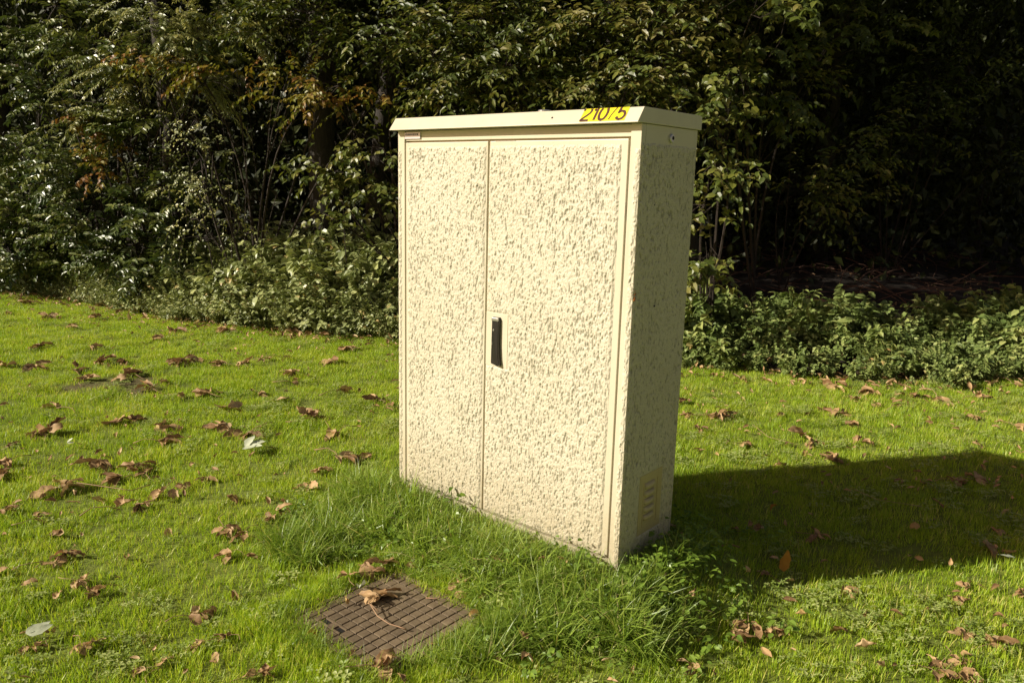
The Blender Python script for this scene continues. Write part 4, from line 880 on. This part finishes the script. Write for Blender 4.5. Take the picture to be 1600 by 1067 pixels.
# left lawn, coordinates read at 1.7x from (0,440); value = size in px there
LEFT = [(24, 85, 26), (70, 60, 40), (130, 95, 40), (185, 125, 30), (262, 95, 36), (205, 122, 30), (105, 175, 40), (240, 178, 80), (330, 213, 40), (275, 215, 40), (20, 222, 60), (95, 228, 50), (200, 238, 60),
        (230, 262, 40), (310, 265, 40), (355, 250, 60), (430, 275, 50), (400, 290, 50), (150, 335, 90), (480, 215, 50), (520, 210, 50), (585, 218, 40), (650, 222, 40), (700, 208, 30), (750, 205, 40), (790, 245, 80), (890, 215, 60),
        (475, 305, 40), (555, 300, 50), (600, 342, 75), (690, 292, 45), (740, 315, 40), (780, 268, 50), (820, 362, 85), (900, 292, 60), (1000, 315, 50), (1040, 325, 40), (900, 405, 100), (880, 395, 50), (905, 472, 110), (980, 462, 40),
        (300, 380, 70), (365, 370, 90), (425, 390, 70), (430, 425, 60), (130, 400, 90), (95, 405, 40), (600, 388, 60), (660, 405, 80), (265, 482, 80), (360, 490, 70), (385, 505, 60), (430, 560, 60), (55, 425, 40), (520, 485, 30), (545, 525, 40), (490, 545, 40),
        (20, 485, 60), (18, 510, 55), (8, 612, 40), (175, 548, 80), (320, 520, 60), (260, 582, 50), (320, 605, 80), (345, 595, 60), (385, 590, 40), (100, 632, 50), (620, 580, 45), (645, 670, 50), (600, 660, 60), (610, 720, 50), (650, 725, 40), (740, 610, 60), (720, 630, 40),
        (155, 680, 60), (180, 725, 55), (150, 752, 40), (210, 800, 55), (30, 770, 60), (70, 805, 40), (340, 740, 25), (445, 658, 25), (250, 828, 55), (135, 940, 45), (85, 970, 50), (215, 970, 60), (235, 960, 40), (370, 1030, 50), (430, 1020, 70), (535, 955, 50), (570, 985, 50), (600, 935, 50), (660, 1050, 60), (700, 1040, 50), (560, 865, 40), (510, 885, 60), (620, 820, 30),
        (850, 505, 40), (810, 545, 50), (150, 850, 30), (470, 130, 50), (540, 105, 40), (600, 130, 40), (430, 150, 60), (770, 130, 40), (845, 145, 50), (930, 180, 60)]
RIGHT = [(148, 140, 50), (155, 190, 40), (245, 192, 100), (285, 185, 50), (195, 228, 40), (340, 280, 40), (180, 305, 40), (460, 190, 60), (530, 250, 90), (560, 275, 60), (650, 180, 70), (690, 205, 80), (735, 275, 60), (740, 108, 80), (640, 90, 70), (700, 130, 30), (830, 155, 60), (980, 135, 90), (600, 165, 30), (770, 150, 40), (910, 125, 50), (1120, 130, 60), (1170, 90, 50), (1225, 85, 40), (1240, 225, 50), (1115, 285, 30), (1100, 195, 30),
         (410, 322, 40), (465, 348, 40), (650, 340, 90), (560, 185, 30), (1150, 620, 90), (1195, 575, 50), (580, 580, 60), (370, 555, 60), (665, 765, 70), (1050, 785, 50), (1080, 745, 40), (1250, 772, 50), (140, 865, 100), (180, 880, 60), (300, 890, 80), (355, 885, 90), (410, 910, 60), (300, 935, 50), (460, 900, 50), (140, 935, 45), (195, 945, 30), (130, 1000, 60), (195, 1010, 50), (680, 920, 40), (705, 965, 45), (795, 1020, 35), (1070, 905, 55), (1165, 940, 70), (990, 1000, 70), (1060, 1000, 50), (985, 1040, 80), (1085, 1048, 70), (740, 855, 30), (950, 830, 30), (1160, 855, 25), (1040, 410, 50), (1100, 405, 60), (930, 410, 40), (420, 720, 50)]
ROWS = [(0, 545, 'by the wood edge'), (545, 610, 'on the far lawn'), (610, 680, 'on the middle lawn'), (680, 760, 'beside the cabinet foot'), (760, 850, 'on the nearer lawn'), (850, 960, 'level with the cover'), (960, 1100, 'in the foreground')]
COLS = [(0, 110, 'at the left edge'), (110, 230, 'well left'), (230, 360, 'left of centre'), (360, 480, 'left of the long grass'), (480, 800, 'just left of cabinet'), (800, 1180, 'just right of cabinet'), (1180, 1330, 'right of cabinet'), (1330, 1480, 'far right'), (1480, 1700, 'at the right edge')]
ORD = {1: [''], 2: ['left of two', 'right of two'], 3: ['leftmost of three', 'middle of three', 'rightmost of three']}
def place(entries):
    cells = {}
    for px, py, s_ in entries:
        g_ = on_ground(px, py, .02)
        if mh_in(g_.x, g_.y, 0.02) or inside_cab(g_.x, g_.y): continue
        dist = math.hypot(g_.x, g_.y); wid = s_ * dist * 1.03 / FPX * 1.25; wid *= 1.12; wid *= 1.08; big = wid > 0.085
        key = ([r for a, b, r in ROWS if a <= py < b][0], [c for a, b, c in COLS if a <= px < b][0], big)
        cells.setdefault(key, []).append((px, g_, wid))
    for (row, col, big), L_ in cells.items():
        L_.sort(key=lambda q: q[0]); n_ = len(L_); o_ = ORD.get(n_) or [w_ + ' from left' for w_ in ('first', 'second', 'third', 'fourth', 'fifth', 'sixth', 'seventh', 'eighth', 'ninth')[:n_]]
        for (px, g_, wid), od in zip(L_, o_):
            lab = ('crumpled brown leaf ' if big else 'small curled brown leaf ') + row + ', ' + col + (', ' + od if od else '')
            if big: compound_leaf(g_, random.uniform(0, 6.283), min(1.7, wid / 0.155), random.choice((2, 3, 4, 5, 6, 7)), lab, 'fallen leaves on the lawn')
            else: single_leaf(g_, random.uniform(0, 6.283), min(1.4, max(.5, wid / .075)), lab, 'fallen leaves on the lawn')
place([(x / 1.7016, 440 + y / 1.7016, s_ / 1.7016) for x, y, s_ in LEFT] + [(1000 + x / 2.105, 560 + y / 2.105, s_ / 2.105) for x, y, s_ in RIGHT])
# the ones that stand out
def pale_leaf(px, py, size, label, rz, mat='dry_green', n_=4):
    g_ = on_ground(px, py, .03); z = float(height(g_.x, g_.y)) + .048; root = empty('fallen_leaf', (g_.x, g_.y, z), rz); root.rotation_euler = (.22, -.12, rz); tag(root, label, 'leaf'); root.scale = (size,) * 3
    for i in range(n_):
        me = leaflet_mesh('leaflet', .085, .04, random.uniform(-.5, .5), .15, .015, 300 + px + i, mat=mat); o = link('leaflet', me, root); o.rotation_euler = (random.gauss(0, .15), -.1, (i - (n_ - 1) / 2) * .5)
    return root
pale_leaf(383, 703, 1.45, 'pale grey-green leaf lying face down on the lawn left of the cabinet', 0.3, n_=5)
pale_leaf(42, 998, 1.0, 'silvery green leaf lying in the lower left corner of the lawn', 0.8, n_=2)
pale_leaf(1585, 878, .8, 'dull green leaf in the cabinet shadow at the right edge', 2.9, n_=2)
pale_leaf(105, 693, .5, 'small whitish leaf on the lawn at the far left', 0.2, n_=2)
g_ = on_ground(1226, 898, .02); o = single_leaf(g_, 0, 1.0, 'bright orange leaf standing upright in the cabinet shadow', None, 'orange', rot=(0, 0, 0), lift=.0)
o.data = leaflet_mesh('orange_leaf', .10, .05, .15, .15, .01, 777, mat='orange'); o.rotation_euler = (R(78), R(-84), R(0)); o.rotation_euler = Euler((0, R(-78), R(95)))
for px, py, t_ in ((1214, 793, 'small orange leaf in the upper part of the cabinet shadow'), (1437, 830, 'ochre leaf tipped on edge in the cabinet shadow'), (1453, 659, 'small yellow leaf on the sunny lawn right of the cabinet'), (1258, 705, 'tan leaf under a brown clump above the cabinet shadow'), (148, 928, 'cream-coloured leaf at the lower left of the lawn'), (1242, 968, 'greenish yellow leaf below the cabinet shadow')):
    single_leaf(on_ground(px, py, .02), random.uniform(0, 6), .75, t_, None, 'tan' if 'orange' not in t_ else 'orange', lift=.008)
# on and around the iron cover
def on_cover(px, py, size, label, kind='c', rz=0.0, n_=5, mat='dry', up=.012):
    g_ = on_ground(px, py, .04)
    if kind == 'c': o = compound_leaf(g_, rz, size, n_, label, None, .1)
    else: o = single_leaf(g_, rz, size, label, None, mat)
    o.location.z = max(zt + up, float(height(g_.x, g_.y)) + .025); return o
on_cover(592, 932, 1.05, 'large crumpled brown leaf with a long stalk on the iron cover', rz=1.9, n_=8, up=.02)
on_cover(572, 893, 1.2, 'curled brown leaf at the back edge of the iron cover', rz=.5, n_=5, up=.03)
on_cover(606, 882, 1.0, 'reddish curled leaf in the grass behind the iron cover', rz=1.2, n_=4, up=.03)
on_cover(708, 925, 1.0, 'brown curled leaf at the right corner of the iron cover', rz=.2, n_=4)
on_cover(735, 908, 1.0, 'broad tan leaf leaning on the grass right of the iron cover', rz=2.8, n_=4, up=.03)
on_cover(735, 958, .85, 'ochre leaf lying at the right tip of the iron cover', 's', 1.0, mat='tan', up=.01)
on_cover(588, 1040, 1.15, 'big brown leaf at the front corner of the iron cover', rz=.1, n_=5, up=.02)
on_cover(562, 922, .8, 'green leaf standing under the crumpled leaf on the iron cover', 's', 1.7, mat='dry_green', up=.03)
on_cover(480, 985, .8, 'orange-brown leaf at the left corner of the iron cover', 's', .4, mat='orange')
on_cover(545, 940, .5, 'small yellowish leaf on the iron cover beside the crumpled one', 's', 2.4, mat='tan')
on_cover(672, 1003, .45, 'small brown leaf at the front edge of the iron cover', 's', .7)
on_cover(545, 905, .8, 'dark curled leaf wedged at the left of the cover back edge', rz=2.2, n_=4, up=.03)
on_cover(640, 890, .8, 'twisted leaf wedged at the right of the cover back edge', rz=.9, n_=3, up=.03)
for px, py, s_, t_ in ((770, 890, .8, 'brown leaf caught in the long grass between cover and cabinet'), (728, 820, .8, 'dark curled leaf stuck in the grass against the left door'), (882, 912, .5, 'small brown leaf in the long grass before the right door'), (653, 810, .5, 'small orange-brown leaf in the grass below the left door'), (825, 1015, .55, 'brown leaf in the grass right of the cover front corner'), (818, 990, .5, 'little leaf standing in the grass in front of the cabinet'), (850, 905, .4, 'tan scrap of leaf in the long grass')):
    g_ = on_ground(px, py, .09); compound_leaf(g_, random.uniform(0, 6), s_, 3, t_, None, .3, .05)
# long curved stalks
def stalk(pts, label, r_=.0022):
    mb = MB(); P_ = [on_ground(a, b, c) for a, b, c in pts]; o0 = P_[0].copy(); Q_ = []
    for i in range(len(P_) - 1):
        for t in (0, .33, .66): Q_.append(P_[i].lerp(P_[i + 1], t) - o0)
    Q_.append(P_[-1] - o0); mb.tube(Q_, [r_] * (len(Q_) - 1) + [r_ * 1.7], 6); o = link('leaf_stalk', mb.mesh('leaf_stalk', True), None, M['stalk']); o.location = o0; tag(o, label, 'stalk')
stalk([(575, 938, .045), (590, 962, .040), (608, 974, .036), (634, 982, .034)], 'long pinkish leaf stalk curving across the iron cover')
stalk([(108, 752, .035), (150, 758, .05), (205, 766, .05), (235, 757, .035)], 'pale bare stalk lying among leaves on the left lawn')
stalk([(1176, 663, .05), (1200, 682, .06), (1240, 693, .05)], 'thin yellow stalk on the lawn above the cabinet shadow', .0015)
stalk([(1330, 762, .05), (1370, 780, .06), (1440, 791, .05)], 'thin pale stem lying in the cabinet shadow', .0013)

# leaf crumbs: small torn pieces, thicker along the wood edge, and the dry floor of the wood
crumbs = [leaflet_mesh('leaf_scrap', random.uniform(.03, .055), random.uniform(.018, .03), random.uniform(-2, 2), random.uniform(.2, 1), .05, 500 + i, seg=4) for i in range(6)]
cx, cy = pts_in(15000, -8.5, 7, 2, 10.5); e_ = edge_y(cx) - cy
pr = np.where(e_ < 0.45, .95, np.where(e_ < 1.1, .3, np.where(wob(cx * .8 + 1, cy) > .1, .26, .08))); k = (RNG.random(len(cx)) < pr) & (e_ > -.5) & (cab_dist(cx, cy) > .02)
cx, cy = cx[k], cy[k]
scatter('leaf_scraps', crumbs, np.stack([cx, cy, height(cx, cy) + .03], -1), np.stack([RNG.normal(0, .4, len(cx)), RNG.normal(0, .4, len(cx)), RNG.uniform(0, 6.283, len(cx))], -1), np.where(e_[k] < .5, 1.6, 1.0) * RNG.uniform(.6, 1.4, len(cx)), RNG.integers(0, 6, len(cx)), 'scraps of dry brown leaves strewn thickest along the wood edge', 'leaf litter')
fx, fy = pts_in(9000, -6, 8, 7, 17); e_ = fy - edge_y(fx); k = (e_ > .4) & (RNG.random(len(fx)) < .15); fx, fy = fx[k], fy[k]
scatter('woodland_litter', crumbs, np.stack([fx, fy, height(fx, fy) + .015], -1), np.stack([RNG.normal(0, .3, len(fx)), RNG.normal(0, .3, len(fx)), RNG.uniform(0, 6.283, len(fx))], -1), RNG.uniform(1.0, 2.2, len(fx)), RNG.integers(0, 6, len(fx)), 'brown leaf litter covering the shaded wood floor', 'leaf litter')
tw = []
for i in range(4):
    mb = MB(); P_ = curve_pts((-.3, 0, .02), (.3, random.uniform(-.08, .08), .05), .03, 6, .05); mb.tube(P_, [.006, .0055, .005, .004, .003, .0015], 5)
    mb.tube(curve_pts(P_[2], P_[2] + Vector((.16, .1, .06)), 0, 4, .05), [.003, .0025, .002, .001], 4); me = mb.mesh('dead_twig', True); me.materials.append(M['dry_twig']); tw.append(me)
fx, fy = pts_in(240, 1.5, 8, 8.5, 14); 
scatter('dead_twigs', tw, np.stack([fx, fy, height(fx, fy) + .02], -1), np.stack([RNG.normal(0, .1, len(fx)), RNG.normal(0, .25, len(fx)), RNG.uniform(0, 6.283, len(fx))], -1), RNG.uniform(.6, 1.8, len(fx)), RNG.integers(0, 4, len(fx)), 'reddish dead twigs on the wood floor beyond the nettles', 'dead twigs')
# bare shoots in the hollow
sh = []
for i, (px, pyt, pyb, Yv, dx) in enumerate([(352, 180, 330, 9.3, 6), (372, 200, 340, 9.4, 14), (382, 160, 330, 9.5, -6), (420, 250, 330, 9.3, -30), (405, 130, 300, 9.6, 20), (545, 300, 380, 9.0, 8), (300, 140, 420, 9.3, 40), (265, 190, 330, 9.6, 20)]):
    b0 = A(px + dx, pyb + 60, Yv); b0.z = float(height(b0.x, b0.y)) - .03; t0 = A(px - dx, pyt, Yv); mb = MB(); mb.tube([p - b0 for p in curve_pts(b0, t0, .1, 8, .03)], [.008 * (1 - .8 * j / 7) for j in range(8)], 5)
    o = link('bare_shoot', mb.mesh('bare_shoot', True), None, M['twig']); o.location = b0; tag(o, 'thin bare woody shoot in the dark hollow, ' + ('standing left of the thick trunk', 'second left of the thick trunk', 'rising close to the thick trunk', 'slanting across the thick trunk', 'longest, leaning left under the beech', 'right of the trunk below the hazel', 'leaning right beneath the ash leaves', 'leftmost, behind the ivy')[i], 'shoot', 'bare shoots in the hollow')
print('objects', len(bpy.data.objects))
